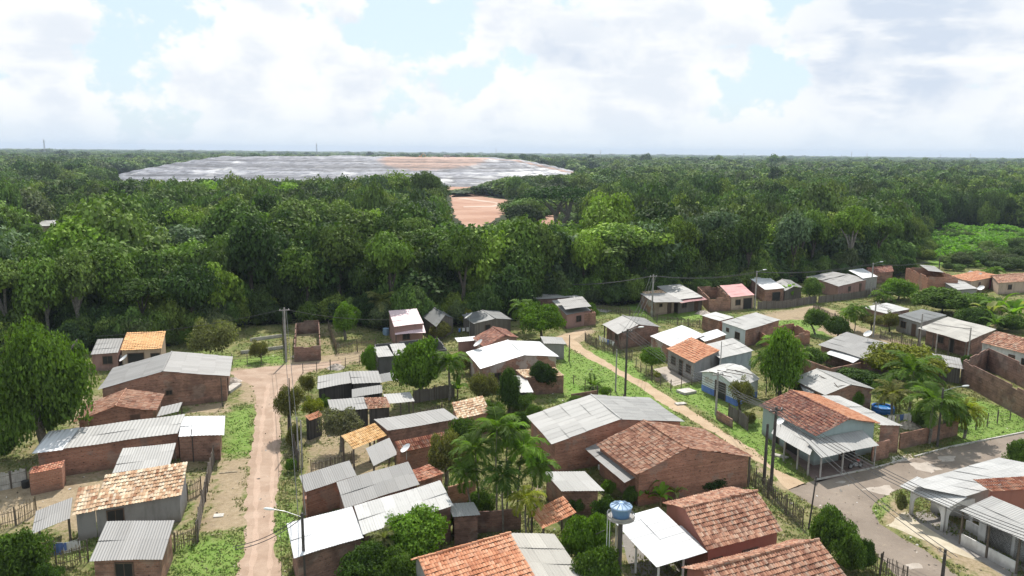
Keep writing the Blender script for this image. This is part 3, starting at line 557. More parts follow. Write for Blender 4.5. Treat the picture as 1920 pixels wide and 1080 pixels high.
H('small brick hut with dotted grey sheet roof in the bottom left corner', (168,1051), (305,1047), (327,975), 2.4, 'shed', hC=3.0, roof='grey', wall='brick', o=(.25,.15,.2,.25), ops=[('F',.45,'w')], group=g1, name='brick_hut', cat='hut')
H('small red brick outhouse with flat tile lid', (53,890), (116,877), (122,863), 2.0, 'shed', hC=2.1, roof='t_red', wall='brickred', o=(.1,.05,.05,.05), ops=[('A',.5,'d')], cat='outhouse', name='brick_outhouse')
# ---------------- between the roads
H('tall brick house with two tier pale pink sheet roof', (739,612), (794,606), (781,578), 3.3, 'shed', hC=4.3, roof='pink', wall='pinkwall', o=(.15,.1,.1,.1), ops=[('F',.4,'w')], group=g1)
canopy((741,627), (798,623), (794,609), 2.1, 2.7, 'pink', [(.03,.05),(.97,.05)])
H('grey boarded hut with dark pitched sheet roof right of the pink roof', (818,612), (851,597), (815,573), 2.5, 'gable_v', 1.2, .5, roof='darkgrey', wall='wood', o=(.2,.2,.2,.2), ops=[('F',.5,'d')], cat='hut', name='boarded_hut', group=g1)
H('low boarded hut with dull olive grey roof at the edge of the trees', (889,607), (960,599), (934,583), 2.6, 'gable_v', .5, .55, roof='darkgrey', wall='wood', o=(.15,.2,.2,.2), ops=[('F',.35,'dd')], cat='hut', name='boarded_hut', group=g1)
H('blackened roofless concrete enclosure with high walls', (710,671), (838,655), (822,632), 2.6, 'none', wall='darkplaster', o=(.1,.1,.1,.1), cat='building', name='concrete_enclosure')
canopy((709,670), (738,667), (726,648), 2.75, 2.85, 'lightgrey', name='corner_roof'); canopy((740,667), (768,663), (757,642), 2.3, 2.4, 'lightgrey', name='inner_roof')
H('brick house with wide white metal gable roof in the middle of the block', (902,691), (1047,669), (1011,641), 3.0, 'gable_v', .9, .55, roof='white', wall='brickplaster', o=(.2,.3,.35,.3), ops=[('F',.18,'w'),('F',.45,'d'),('F',.8,'w')], group=g1)
H('house with small dark red tile gable behind the white metal roof', (908,652), (972,633), (948,617), 2.9, 'gable_v', .9, .6, roof='t_dark', wall='brick', group=g1, name='tiled_house')
canopy((858,641), (922,634), (916,627), 2.6, 2.8, 'white', sides='F', wall='pinkwall', name='side_roof')
H('small grey plastered shed with flat roof beside the start of the brown path', (1020,644), (1062,645), (1054,632), 2.4, 'shed', hC=2.6, roof='grey', wall='plaster', o=(.15,.1,.1,.3), cat='shed', name='plaster_shed')
H('long dark boarded shack with grey sheet roof right of the dirt road', (595,729), (660,717), (659,695), 2.5, 'shed', hC=3.0, roof='grey', wall='darkwood', o=(.3,.1,.15,.02), cat='shack', name='boarded_shack', group=g1)
canopy((660,719), (716,717), (709,695), 2.6, 3.0, 'grey', name='annex_roof', sides='FBK', wall='darkwood'); canopy((716,717), (745,711), (738,697), 2.2, 2.5, 'darkgrey', name='side_roof'); canopy((660,745), (717,735), (716,721), 1.9, 2.4, 'grey', [(.02,.1),(.5,.1),(.97,.1)])
H('open lean to with light steel sheet roof on wooden posts', (726,756), (777,752), (768,735), 2.2, 'shed', hC=2.4, roof='lightgrey', sides='', posts=[(.04,.06),(.5,.06),(.96,.06),(.04,.94),(.96,.94)], cat='lean-to', name='open_lean_to')
H('low shack with patched grey and rusty roof behind the grey green tree', (620,771), (690,765), (682,744), 2.2, 'shed', hC=2.5, roof='grey', wall='darkwood', o=(.2,.1,.1,.0), cat='shack', name='boarded_shack', group=g1)
canopy((690,767), (733,764), (724,744), 2.2, 2.5, 't_brown', name='patched_roof', sides='F', wall='darkwood')
H('tiny shack with orange tile roof behind the roadside tree', (580,789), (606,779), (611,765), 2.2, 'shed', hC=2.6, roof='t_orange', wall='darkwood', o=(.15,.1,.1,.1), cat='shack', name='boarded_shack', group=g1)
H('brick house with long plain grey sheet roof left of the ochre striped tile roof', (726,807), (859,785), (832,766), 2.6, 'shed', hC=3.0, roof='grey', wall='brickdark', o=(.2,.15,.2,.2), group=g1)
H('house with ochre and red striped tile roof behind the big palm clump', (858,787), (918,772), (905,742), 2.5, 'shed', hC=3.3, roof='t_pale', wall='brick', o=(.3,.1,.2,.2), group=g1, name='tiled_house')
H('open shelter with ochre yellow tile roof on wooden posts', (662,843), (726,817), (703,793), 2.1, 'shed', hC=2.9, roof='t_yellow', sides='', posts=[(.03,.05),(.5,.05),(.95,.05),(.05,.95),(.95,.95)], cat='shelter', name='tiled_shelter')
H('brick house with streaked red tile roof carrying a white dish at its corner', (750,848), (843,829), (832,810), 2.5, 'shed', hC=3.3, roof='t_red', wall='brickred', o=(.2,.1,.15,.2), group=g1, name='tiled_house')
H('leaning grey board roof beside the ochre shelter', (700,873), (745,851), (730,821), 2.0, 'shed', hC=2.5, roof='grey', sides='', posts=[(.05,.1),(.95,.1),(.95,.9)], cat='lean-to', name='sheet_lean_to')
H('grey sheet roofed brick house right beside the dirt road', (572,921), (668,891), (655,864), 2.6, 'shed', hC=3.0, roof='grey', wall='brickred', o=(.25,.1,.2,.1), group=g1)
H('brick house with stained grey sheet roof of ragged edge', (646,951), (786,907), (765,865), 2.6, 'shed', hC=3.1, roof='grey', wall='brickdark', o=(.25,.1,.2,.1), group=g1)
canopy((783,905), (834,888), (805,870), 2.3, 2.6, 't_red', name='side_roof', sides='F', wall='brick')
H('long brick house with white and cream sheet roof at the lower dirt road', (551,1045), (681,1006), (660,949), 3.0, 'shed', hC=3.4, roof='white', wall='brickdark', o=(.3,.15,.3,.1), group=g1)
canopy((680,1001), (849,946), (825,901), 3.1, 3.5, 'dirtwhite' if 'dirtwhite' in MAT else 'dirtywhite', name='annex_roof', sides='FBK', wall='brickdark'); canopy((849,969), (900,965), (888,942), 2.5, 2.6, 'lightgrey', name='side_roof', sides='FB', wall='brickdark')
H('house with bright orange clay tile gable roof at the bottom edge of the photo', (770,1051), (938,1004), (1012,1096), 3.0, 'gable_u', 1.1, .28, roof='t_orange', wall='plaster', group=g1, name='tiled_house')
H('flat pale concrete panel roof next to the bright orange gable', (1001,1084), (1099,1088), (1039,1002), 2.7, 'shed', hC=2.9, roof='concrete', wall='brick', o=(.1,.1,.1,.1), cat='building', name='flat_roofed_building')
H('small orange striped tile shelter behind the mango shrub', (1017,992), (1081,961), (1056,931), 2.2, 'shed', hC=2.7, roof='t_orange', sides='', posts=[(.05,.06),(.95,.06),(.05,.94),(.95,.94)], cat='shelter', name='tiled_shelter')
H('small brick shed with bleached grey sheet roof beside the stacked firewood', (1052,921), (1132,919), (1096,883), 2.3, 'shed', hC=2.5, roof='lightgrey', wall='brick', o=(.2,.1,.2,.4), cat='shed', name='brick_shed')
H('large brick house with weathered brown tile gable at the centre of the block', (1194,892), (1411,857), (1319,805), 2.9, 'gable_v', 1.75, .42, roof='t_brown', wall='brickred', o=(.12,.3,.3,.35), ops=[('B',.3,'d'),('B',.7,'w')], group=g1, name='tiled_house', posts=[(.985,.02),(.985,.5)])
canopy((1170,905), (1194,892), (1120,831), 2.35, 2.35, 'grey'); 
H('largest house with plain grey two slope sheet roof and red brick gable', (1036,832), (1282,791), (1217,746), 3.1, 'gable_v', 1.35, .5, roof='lightgrey', wall='brickred', o=(.15,.3,.35,.35), ops=[('B',.4,'d')], group=g1)
H('terracotta walled house with red tile roof above a white sheet veranda', (1325,1033), (1468,995), (1373,914), 3.0, 'gable_u', 1.35, .5, roof='t_brown', wall='terracotta', o=(.25,.25,.3,.35), ops=[('F',.6,'bs'),('F',.12,'d')], group=g1, name='tiled_house')
canopy((1234,1064), (1151,975), (1234,951), 2.5, 3.0, 'white', [(.03,.04),(.5,.04),(.97,.04)], name='veranda_roof', pm='whiteframe'); canopy((1282,1049), (1233,1000), (1277,986), 2.45, 2.7, 'white', [(.05,.05)], name='veranda_roof', pm='whiteframe')
H('house with red brown tile roof at the bottom edge right of the veranda', (1278,1066), (1490,1013), (1603,1100), 2.8, 'gable_u', 1.3, .4, roof='t_brown', wall='terracotta', group=g1, name='tiled_house')
H('small brick hut with pale pink tile roof behind the dark leaved tree', (984,709), (1059,704), (1040,689), 2.3, 'shed', hC=2.6, roof='t_pale', wall='brick', o=(.1,.1,.1,.1), cat='hut', name='brick_hut')
canopy((960,737), (1000,735), (984,703), 1.9, 2.2, 'dirtywhite', name='side_roof', sides='F', wall='wood')
# ---------------- right of the brown path
H('brick house with stacked grey flat roofs and a rusty brick front at the bend', (1062,590), (1108,582), (1078,557), 2.6, 'shed', hC=2.9, roof='lightgrey', wall='pinkwall', o=(.1,.1,.1,.1), ops=[('F',.5,'w')], group=g1)
canopy((1008,561), (1091,556), (1060,548), 2.9, 3.1, 'lightgrey', name='rear_roof', sides='FA', wall='brickdark'); canopy((1060,580), (1109,574), (1092,556), 3.5, 3.8, 'grey', name='upper_roof')
H('roofless rusty red brick front room below the stacked grey roofs', (1075,588), (1117,586), (1107,578), 2.3, 'none', wall='brick', o=(.05,.05,.05,.05), cat='building', name='brick_shell')
H('brick house with grey ash sheet gable at the bend of the brown path', (1159,626), (1238,613), (1206,596), 2.6, 'gable_v', 1.0, .48, roof='grey', wall='brickdark', o=(.15,.3,.8,.3), ops=[('A',.3,'d'),('A',.7,'w')], group=g1, posts=[(.03,.05),(.03,.95)])
H('beige house with broken bleached tile roof beside the maroon awning', (1228,567), (1266,562), (1240,543), 2.6, 'shed', hC=2.9, roof='t_pale', wall='beige', o=(.25,.1,.1,.1), ops=[('F',.3,'sw'),('F',.75,'d')], group=g1, name='tiled_house')
canopy((1200,550), (1228,567), (1240,543), 2.9, 2.9, 'grey', name='side_roof', sides='FA', wall='brickplaster')
H('boarded house with pale grey roof and maroon front awning', (1272,562), (1318,556), (1275,532), 2.7, 'shed', hC=3.2, roof='lightgrey', wall='wood', o=(.1,.1,.1,.1), ops=[('F',.25,'w'),('F',.75,'d')], group=g1, name='boarded_house')
canopy((1277,568), (1326,561), (1316,555), 2.3, 2.6, 'maroon', name='awning')
H('house with rose red sheet roof and roofless brick rooms at its left', (1371,557), (1415,553), (1391,532), 2.7, 'shed', hC=3.2, roof='rose', wall='beige', o=(.15,.1,.1,.1), ops=[('F',.3,'w'),('F',.72,'wd')], group=g1)
H('roofless brick rooms joined to the rose red roof', (1330,559), (1370,557), (1345,536), 2.7, 'none', wall='brick', o=(.05,.05,.05,.05), cat='building', name='brick_shell')
H('brick house with plain bright white roof among the far houses', (1434,543), (1472,540), (1438,517), 2.9, 'shed', hC=3.3, roof='white', wall='brick', o=(.15,.1,.1,.2), ops=[('F',.6,'wd')], group=g1)
H('small grey boarded hut right of the bright white roof', (1471,546), (1505,539), (1482,525), 2.3, 'gable_v', .6, .5, roof='grey', wall='wood', cat='hut', name='boarded_hut', group=g1)
H('house with two layered grey roofs near the far street lamp', (1572,537), (1625,524), (1590,513), 2.7, 'shed', hC=2.9, roof='grey', wall='pinkwall', o=(.2,.1,.2,.1), ops=[('F',.4,'w'),('F',.8,'d')], group=g1)
canopy((1541,525), (1590,514), (1580,505), 3.0, 3.2, 'grey', name='rear_roof', sides='FA', wall='pinkwall'); canopy((1618,522), (1646,518), (1618,503), 3.0, 3.3, 'white', name='side_roof', sides='FB', wall='plaster')
H('house with dark weathered tile roof half hidden at the wood', (1628,514), (1676,509), (1668,501), 2.6, 'gable_u', .9, .5, roof='t_dark', wall='brick', group=g1, name='tiled_house')
H('roofless tall red brick house in front of the green clearing', (1699,501), (1740,519), (1772,511), 3.6, 'none', wall='brickred', o=(.05,.05,.05,.05), cat='house', name='brick_shell'); canopy((1741,508), (1770,511), (1752,499), 3.7, 3.9, 'grey', name='rear_roof')
H('hut with pale grey gable behind the banana plants', (1795,543), (1834,541), (1800,524), 2.2, 'shed', hC=2.5, roof='lightgrey', wall='plaster', cat='hut', name='plaster_hut', group=g1)
H('house with half grey half orange roof and a raspberry red gate', (1822,528), (1876,517), (1832,508), 2.7, 'shed', hC=3.0, roof='t_orange', wall='beige', o=(.2,.1,.1,.1), ops=[('F',.3,'d'),('F',.7,'pd')], group=g1, name='tiled_house')
canopy((1806,518), (1830,523), (1842,512), 2.7, 3.0, 'grey', name='side_roof', sides='F', wall='beige')
H('beige house with ragged brown tile roof at the right edge behind bananas', (1872,531), (1945,526), (1920,512), 2.6, 'gable_u', .6, .6, roof='t_brown', wall='beige', ops=[('F',.3,'w')], group=g1, name='tiled_house')
H('small windowless brick store with flat sheet lid beside the pale blue house', (1316,591), (1350,602), (1376,595), 2.5, 'shed', hC=2.6, roof='dirtywhite', wall='brick', o=(.1,.1,.1,.1), cat='store', name='brick_store')
H('pale blue plastered house with grey panel roof behind brick ruins', (1353,603), (1398,619), (1463,600), 2.9, 'shed', hC=3.1, roof='lightgrey', wall={'F': 'paleblue', '*': 'brick'}, o=(.2,.2,.1,.2), ops=[('F',.25,'sw'),('F',.68,'w')], group=g1, name='plastered_house')
H('unfinished roofless brick rooms beside the pale blue house', (1445,634), (1519,622), (1488,606), 2.0, 'none', wall='brickred', o=(.05,.05,.05,.05), cat='building', name='brick_ruin')
H('brick house with blank white roof left of the orange tiled house', (1219,630), (1262,651), (1322,628), 2.5, 'shed', hC=2.65, roof='white', wall='brickplaster', o=(.2,.1,.15,.15), group=g1); canopy((1321,640), (1362,627), (1345,617), 2.4, 2.5, 'white', name='rear_roof', sides='F', wall='brick')
H('grey plastered house with salmon orange tile roof beside the brown path', (1249,654), (1301,681), (1350,657), 2.8, 'shed', hC=3.6, roof='t_orange', wall='plaster', o=(.35,.02,.25,.25), ops=[('F',.22,'w'),('F',.52,'dd'),('F',.8,'w')], group=g1, name='tiled_house')
canopy((1350,672), (1412,657), (1374,634), 2.9, 3.4, 'lightgrey', name='rear_roof', sides='FBK', wall='bluegrey', o=(.1,.05,.0,.2))
H('pale blue house with rounded white roof and emblem on its front', (1312,698), (1382,728), (1425,711), 2.4, 'arch', .8, roof='dirtywhite', wall='paleblue', o=(.35,.1,.25,.25), ops=[('F',.55,'wd')], group=g1, name='plastered_house', base=(.8,'cloth1'))
emb = H.last; fr = H.last[2]
for fx, rr, mm in ((.17,.42,'galv'),(.28,.3,'slab')):
    b = MB(); p = fr.p(.25+fx*(fr.L-.5), .31, 1.75); n = -np.array((*fr.v,0)); b.tube([p, p+n*.05], rr, 14); e = b.build('emblem', MAT[mm], H.last[0], off=H.last[1])
H('house with worn speckled grey roof and a white front patch', (1534,646), (1640,678), (1692,651), 2.6, 'shed', hC=3.1, roof='grey', wall='brickdark', o=(.5,.2,.3,.3), group=g1); canopy((1548,662), (1600,680), (1618,669), 2.15, 2.5, 'white', [(.04,.1),(.96,.1)], name='porch_roof')
H('small hut with pale dirty roof behind the low olive shrubs', (1618,576), (1662,588), (1706,579), 2.5, 'shed', hC=2.6, roof='dirtywhite', wall='brickdark', o=(.2,.1,.2,.1), cat='hut', name='brick_hut', group=g1)
H('grey house with dull blue grey roof left of the open veranda house', (1680,592), (1726,605), (1775,591), 2.7, 'shed', hC=2.85, roof='darkgrey', wall='plaster', o=(.2,.1,.2,.1), ops=[('F',.3,'w'),('F',.75,'d')], group=g1, name='plastered_house')
H('house with big cream sheet roof and deep open veranda', (1721,615), (1812,641), (1868,617), 3.0, 'shed', hC=3.5, roof='concrete', wall='brickdark', o=(2.6,.2,.3,.4), ops=[('F',.6,'dd'),('F',.35,'w')], group=g1, posts=[(.02,.03),(.33,.03),(.66,.03),(.98,.03)])
H('white walled house with orange brown tile roof at the right edge', (1838,642), (1960,674), (1990,650), 2.8, 'shed', hC=4.0, roof='t_brown', wall='whiteplaster', o=(.35,.2,.2,.2), ops=[('F',.15,'w'),('F',.5,'d'),('F',.72,'w')], group=g1, name='tiled_house')
H('roofless dark brick building with a creeper covered corner', (1806,676), (1945,745), (1990,712), 3.2, 'none', wall='brickdark', o=(.1,.1,.1,.1), ops=[('F',.28,'sw')], cat='building', name='brick_shell')
H('brick house with cracked pale sheet gable behind the corner bar', (1548,741), (1640,730), (1573,700), 2.6, 'gable_v', .9, .5, roof='lightgrey', wall='brick', o=(.15,.2,.2,.3), group=g1); crk = H.last; canopy((1497,716), (1512,740), (1560,726), 2.2, 2.6, 'grey', name='side_roof')
H('turquoise corner bar with two tone tile gable and sheet verandas', (1530,819), (1650,796), (1535,742), 3.2, 'gable_v', 1.15, .5, roof='t_dark', wall='turquoise', o=(.5,.3,.4,.3), ops=[('A',.3,'dd'),('A',.62,'wd'),('A',.85,'w'),('F',.55,'wd')], group=g1, cat='bar', name='corner_bar')
bar = H.last; fb = bar[2]; rb = bar[0].children
b = MB(); ru = np.array((*fb.v, 0)); dn = np.array((*(-fb.u*fb.L*.5), 1.15)); nn = np.linalg.norm(dn); slope(b, fb.p(fb.L, 0, fb.h+.07), ru, dn/nn, fb.W, nn, 't_orange', np.random.default_rng(3), fb.D); b.build('orange_roof', MAT['t_orange'], bar[0], off=bar[1])['label'] = 'fresh salmon orange tile slope'  # orange tile layer laid over the right slope, left slope stays dark brown
canopy((1650,797), (1691,797), (1573,742), 3.0, 3.0, 'lightgrey', [(.97,.03),(.5,.03)], name='side_roof', house=bar, sides='F', wall='brick')
canopy((1447,812), (1519,853), (1533,817), 2.25, 2.85, 'lightgrey', [(.04,.06),(.35,.06),(.7,.06),(.97,.06)], name='veranda_roof', house=bar, pm='concpole')
canopy((1539,857), (1647,834), (1617,806), 2.3, 2.85, 'lightgrey', [(.03,.06),(.4,.06),(.97,.06)], name='veranda_roof', house=bar, pm='concpole')
H('low lean to with rusty grey sheet roof behind the spreading yellow green tree', (1745,680), (1806,692), (1800,672), 2.2, 'shed', hC=2.4, roof='grey', wall='wood', sides='F', posts=[(.03,.05),(.97,.05)], cat='lean-to', name='boarded_lean_to')
H('white house with arched porch and whitewashed sheet roof on the street corner', (1697,907), (1812,930), (1985,878), 3.05, 'shed', hC=3.3, roof='dirtywhite', wall='whiteplaster', o=(3.2,.2,.2,.2), sides='KBFA', group=g1, name='plastered_house'); arch_house = H.last
canopy((1689,911), (1781,950), (1813,932), 2.45, 3.0, 'dirtywhite', name='porch_roof')
H('house with pale grey sheet veranda at the right edge of the street', (1802,956), (1975,1040), (2035,1008), 2.8, 'shed', hC=3.3, roof='lightgrey', wall='whiteplaster', o=(2.0,.2,.3,.2), ops=[('F',.25,'wd'),('F',.6,'wd')], group=g1, posts=[(.02,.03),(.33,.03),(.66,.03)], name='plastered_house')
canopy((1858,922), (1960,915), (1925,893), 3.4, 4.0, 't_red', name='tile_roof', sides='F', wall='terracotta')
fr = H.last[2]; b = MB(); 
for x0, x1 in ((.02,.34),(.34,.66)): b.box(fr.p((x0+x1)/2*fr.L, .1, .45), (x1-x0)*fr.L-.16, .1, .9, (*fr.u,0))
b.build('parapet', MAT['whiteplaster'], H.last[0], off=H.last[1])
# arched white porch walls
def arch_wall(p0, p1, h, n, root, loc, thick=.16):
    d = p1-p0; L = np.linalg.norm(d); d /= L; nv = np.cross(d, (0,0,1.)); b = MB(); w_ = L/n; q = 10
    for i in range(n):
        xs = [i*w_, i*w_+.3]; xe = [(i+1)*w_-.3, (i+1)*w_]
        cx = (i+.5)*w_; r = w_/2-.3; spr = h-.35-r*.75
        for sgn in (-1, 1):
            off = nv*thick/2*sgn; P = lambda x, z: p0+d*x+off+np.array((0,0,z))
            for a, c in (xs, xe): b.face([P(a,0), P(c,0), P(c,h), P(a,h)], [(a,0),(c,0),(c,h),(a,h)])
            for k in range(q):
                t0, t1 = math.pi*(1-k/q), math.pi*(1-(k+1)/q); xa, xb = cx+r*math.cos(t0), cx+r*math.cos(t1); za, zb = spr+r*.75*math.sin(t0), spr+r*.75*math.sin(t1)
                b.face([P(xa,za), P(xb,zb), P(xb,h), P(xa,h)], [(xa,za),(xb,zb),(xb,h),(xa,h)])
        for xx in (xs[1], xe[0]):
            P2 = lambda s, z: p0+d*xx+nv*thick/2*s+np.array((0,0,z)); b.face([P2(-1,0), P2(1,0), P2(1,spr), P2(-1,spr)], [(0,0),(.2,0),(.2,spr),(0,spr)])
        for k in range(q):
            t0, t1 = math.pi*(1-k/q), math.pi*(1-(k+1)/q); P3 = lambda t_, s: p0+d*(cx+r*math.cos(t_))+nv*thick/2*s+np.array((0,0,spr+r*.75*math.sin(t_)))
            b.face([P3(t0,-1), P3(t0,1), P3(t1,1), P3(t1,-1)], [(0,0),(.2,0),(.2,.3),(0,.3)])
    b.build('arched_wall', MAT['whiteplaster'], root, off=loc)
a0, a1 = G(1705,963), G(1769,997); ah = 2.45
arch_wall(a0, a1, ah, 1, arch_house[0], arch_house[1]); v = np.cross((a1-a0)/np.linalg.norm(a1-a0), (0,0,-1.)); v = v if v[1] > 0 else -v
arch_wall(a1, a1+v*3.0, ah, 1, arch_house[0], arch_house[1]); arch_wall(a0, a0+v*3.0, ah, 1, arch_house[0], arch_house[1])
H('distant hipped red roof house deep among the palms at the left', (43,461), (86,461), (80,443), 3.5, 'gable_u', 1.8, .5, roof='t_orange', wall='beige', group='houses in the woods', name='tiled_house')
H('distant long pale grey roof deep in the trees at the left', (76,424), (128,421), (120,413), 4.5, 'gable_u', 1.0, .5, roof='lightgrey', wall='beige', group='houses in the woods', name='plastered_house')
H('unfinished roofless dark brick ruin in the weedy plot', (551,651), (601,648), (598,600), 2.2, 'none', wall='brickdark', o=(.05,.05,.05,.05), cat='ruin', name='brick_ruin')

def roof_bar(house, lst, mat='post'):
    for (p, z0, q, z1) in lst: m_ = MB(); m_.tube([G(*p, z0), G(*q, z1)], .05, 5); m_.build('roof_batten', MAT[mat], house[0], off=house[1])
roof_bar(emb, [((1330,697),3.0,(1372,707),3.3),((1345,694),3.2,(1390,703),3.3),((1362,692),3.3,(1402,700),3.2),((1378,694),3.2,(1412,703),3.0)])
roof_bar(crk, [((1536,704),3.4,(1552,712),3.2),((1564,718),3.4,(1574,729),3.1),((1572,724),3.3,(1590,722),3.4)])
# ================================================================ vegetation
def leaf_quads(P, Nn, size, rs, asp=1.35):
    n = len(P); Nn = Nn/(np.linalg.norm(Nn, axis=1, keepdims=True)+1e-9)
    r = rs.normal(size=(n, 3)); a = np.cross(Nn, r); a /= np.linalg.norm(a, axis=1, keepdims=True)+1e-9; b = np.cross(Nn, a); s = size[:, None]
    V = np.stack([P-a*s*asp*.5, P+b*s*.5-a*s*.1, P+a*s*asp*.5-Nn*s*.25, P-b*s*.5-a*s*.1], 1).reshape(-1, 3)
    return V, np.arange(n*4).reshape(n, 4)
def crown(name, seed, nl, rl, per, leaf, shape='round', droop=0.0, mat='leaf', inner=.30, jit=.42):
    """unit crown: x, y in -1..1, z in 0..1; lobes of leaves on a lumpy ellipsoid"""
    rs = np.random.default_rng(seed); Ps = []; Ns = []; Sz = []; Sh = []
    for i in range(nl):
        while True:
            d = rs.normal(size=3); d /= np.linalg.norm(d)
            if shape == 'umbrella':
                if d[2] > .1: break
            elif d[2] > -.55: break
        f = rs.uniform(.45, 1.0)**.5
        if shape == 'umbrella': ang = rs.uniform(0, 6.28); rr = rs.uniform(.05, 1)**.6*.85; c = np.array((rr*math.cos(ang), rr*math.sin(ang), .78-.38*rr*rr+rs.uniform(-.1, .06))); sc = np.array((1, 1, .42))
        elif shape == 'tall': c = np.array((d[0]*.62*f, d[1]*.62*f, .5+d[2]*.42*f)); sc = np.array((1, 1, .62))
        else: f *= rs.uniform(.62, 1.25); c = np.array((d[0]*.72*f, d[1]*.72*f, .5+d[2]*.38*f)); sc = np.array((1, 1, .58))
        r = rl*rs.uniform(.65, 1.3); n = int(per*rs.uniform(.7, 1.2)*(r/rl)**1.5); q = rs.normal(size=(n, 3)); q[:, 2] += .45; q /= np.linalg.norm(q, axis=1, keepdims=True)
        rad = r*(1-rs.uniform(0, 1, (n, 1))**2*.45)*(1+.22*np.sin(q[:, :1]*5+i)*np.cos(q[:, 1:2]*6))
        P = c+q*rad*sc; P[:, 2] -= droop*rs.uniform(0, 1, n)*r*.5
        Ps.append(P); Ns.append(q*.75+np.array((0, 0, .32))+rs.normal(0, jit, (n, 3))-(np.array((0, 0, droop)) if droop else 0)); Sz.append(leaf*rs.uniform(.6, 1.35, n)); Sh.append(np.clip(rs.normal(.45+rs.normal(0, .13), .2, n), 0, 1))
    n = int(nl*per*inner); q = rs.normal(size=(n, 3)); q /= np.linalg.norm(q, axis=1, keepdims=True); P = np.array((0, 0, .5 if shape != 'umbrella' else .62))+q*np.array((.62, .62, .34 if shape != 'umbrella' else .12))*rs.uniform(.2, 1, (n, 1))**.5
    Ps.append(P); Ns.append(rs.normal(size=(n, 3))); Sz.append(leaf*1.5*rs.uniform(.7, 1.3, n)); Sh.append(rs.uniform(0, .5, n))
    P = np.concatenate(Ps); V, F = leaf_quads(P, np.concatenate(Ns), np.concatenate(Sz), rs); V[:, 2] = np.maximum(V[:, 2], -.05)
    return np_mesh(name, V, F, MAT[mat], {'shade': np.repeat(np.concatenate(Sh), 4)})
def trunk_mesh(name, seed, mat, limbs=4, lean=.06, fork=.45):
    """unit trunk: foot at 0, tips of the limbs near z=1"""
    rs = np.random.default_rng(seed); b = MB(); top = np.array((rs.normal(0, lean), rs.normal(0, lean), fork))
    b.tube([(0, 0, -.03), (top[0]*.3, top[1]*.5, fork*.5), top], [.055, .042, .036], 7)
    for i in range(limbs):
        a = 6.28*i/limbs+rs.uniform(-.4, .4); e = np.array((math.cos(a)*rs.uniform(.2, .42), math.sin(a)*rs.uniform(.2, .42), rs.uniform(.8, 1.0))); m_ = top*.6+e*.4+np.array((0, 0, .06)); b.tube([top-(0, 0, .02), m_, e], [.03, .021, .008], 5)
    o = b.build(name, MAT[mat]); me = o.data; bpy.data.objects.remove(o); return me
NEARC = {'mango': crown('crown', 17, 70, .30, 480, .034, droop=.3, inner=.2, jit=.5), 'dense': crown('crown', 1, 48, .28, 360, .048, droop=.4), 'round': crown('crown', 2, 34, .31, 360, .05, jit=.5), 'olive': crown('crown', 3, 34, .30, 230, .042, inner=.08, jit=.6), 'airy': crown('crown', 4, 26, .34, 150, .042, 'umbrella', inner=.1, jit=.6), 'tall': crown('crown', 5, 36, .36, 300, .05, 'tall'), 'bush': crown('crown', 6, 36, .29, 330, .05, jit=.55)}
TRUNK = [trunk_mesh('trunk', 10+i, 'palebark' if i % 2 else 'trunk', 4+i % 2) for i in range(4)]
TINT = {k: (v[0]*1.8, v[1]*1.4, v[2]*1.4) for k, v in {'deep green': (.030, .068, .014), 'green': (.045, .095, .018), 'bright green': (.065, .145, .018), 'olive green': (.075, .095, .030), 'grey green': (.075, .095, .055), 'yellow green': (.105, .145, .020), 'dark green': (.022, .050, .013), 'pale green': (.10, .135, .055)}.items()}
def tree(label, px, py, top, wpx, kind='round', tint='green', ckind='tree', name='broadleaf_tree', bottom=.25, group='garden trees and shrubs', seed=None, trunk=None):
    g = G(px, py); D_ = g[1]; rs = np.random.default_rng(int(px*7+py) if seed is None else seed)
    h = htop(g, top); r = wpx*D_/FPX/2*1.02
    root = tag(empty(name, (g[0], g[1], 0), rs.uniform(0, 6.28)), label, ckind, group)
    zb = h*bottom; c = link('crown', NEARC[kind], root, (0, 0, zb), rs.uniform(0, 6), (r, r, (h-zb)*1.04)); col = np.array(TINT[tint])*rs.uniform(.9, 1.12); c.color = (*col, 1)
    if bottom > .02: k = h*.86; link('trunk', TRUNK[trunk if trunk is not None else int(rs.integers(4))], root, sc=(min(k, r*2.0), min(k, r*2.0), k))
    return root
tree('large round mango tree with dense glossy crown left of the grey roofed brick house', 92, 850, 618, 196, 'mango', 'green', name='mango_tree', bottom=.04, seed=4)
tree('round bright tree right of the blackened enclosure', 785, 752, 640, 112, 'dense', 'bright green', bottom=.1)
tree('dense round mango tree at the bend of the brown path', 1016, 636, 572, 98, 'dense', 'bright green', name='mango_tree', bottom=.15)
tree('bright green forked young tree in the dry plot', 648, 636, 568, 58, 'round', 'bright green', bottom=.12)
tree('olive roadside tree leaning over the left dirt road', 543, 815, 722, 68, 'olive', 'olive green', bottom=.25)
tree('small yellowish tree over the tiny orange tiled shack', 588, 803, 745, 52, 'olive', 'yellow green', bottom=.3)
tree('grey green thin leaved tree in the bare yard', 640, 846, 766, 104, 'olive', 'grey green', bottom=.3)
tree('dark leaved drooping tree before the pink tiled brick hut', 1016, 738, 680, 62, 'dense', 'dark green', bottom=.25)
tree('neat rounded green tree beside the salmon tiled house', 1222, 700, 652, 56, 'round', 'bright green', bottom=.25)
tree('olive tree at the fence of the emblem house', 1388, 782, 708, 58, 'olive', 'olive green', bottom=.2)
tree('clipped round tree left of the two beside the brick ruins', 1529, 627, 580, 54, 'round', 'green', bottom=.25); tree('clipped round tree nearest the worn speckled grey roof', 1568, 642, 594, 56, 'round', 'deep green', bottom=.2)
tree('wide yellow green tree behind the coconut palm', 1690, 712, 648, 165, 'round', 'yellow green', bottom=.12)
tree('rounded bright green tree in front of the roofless red house', 1684, 564, 523, 74, 'round', 'bright green', bottom=.1)
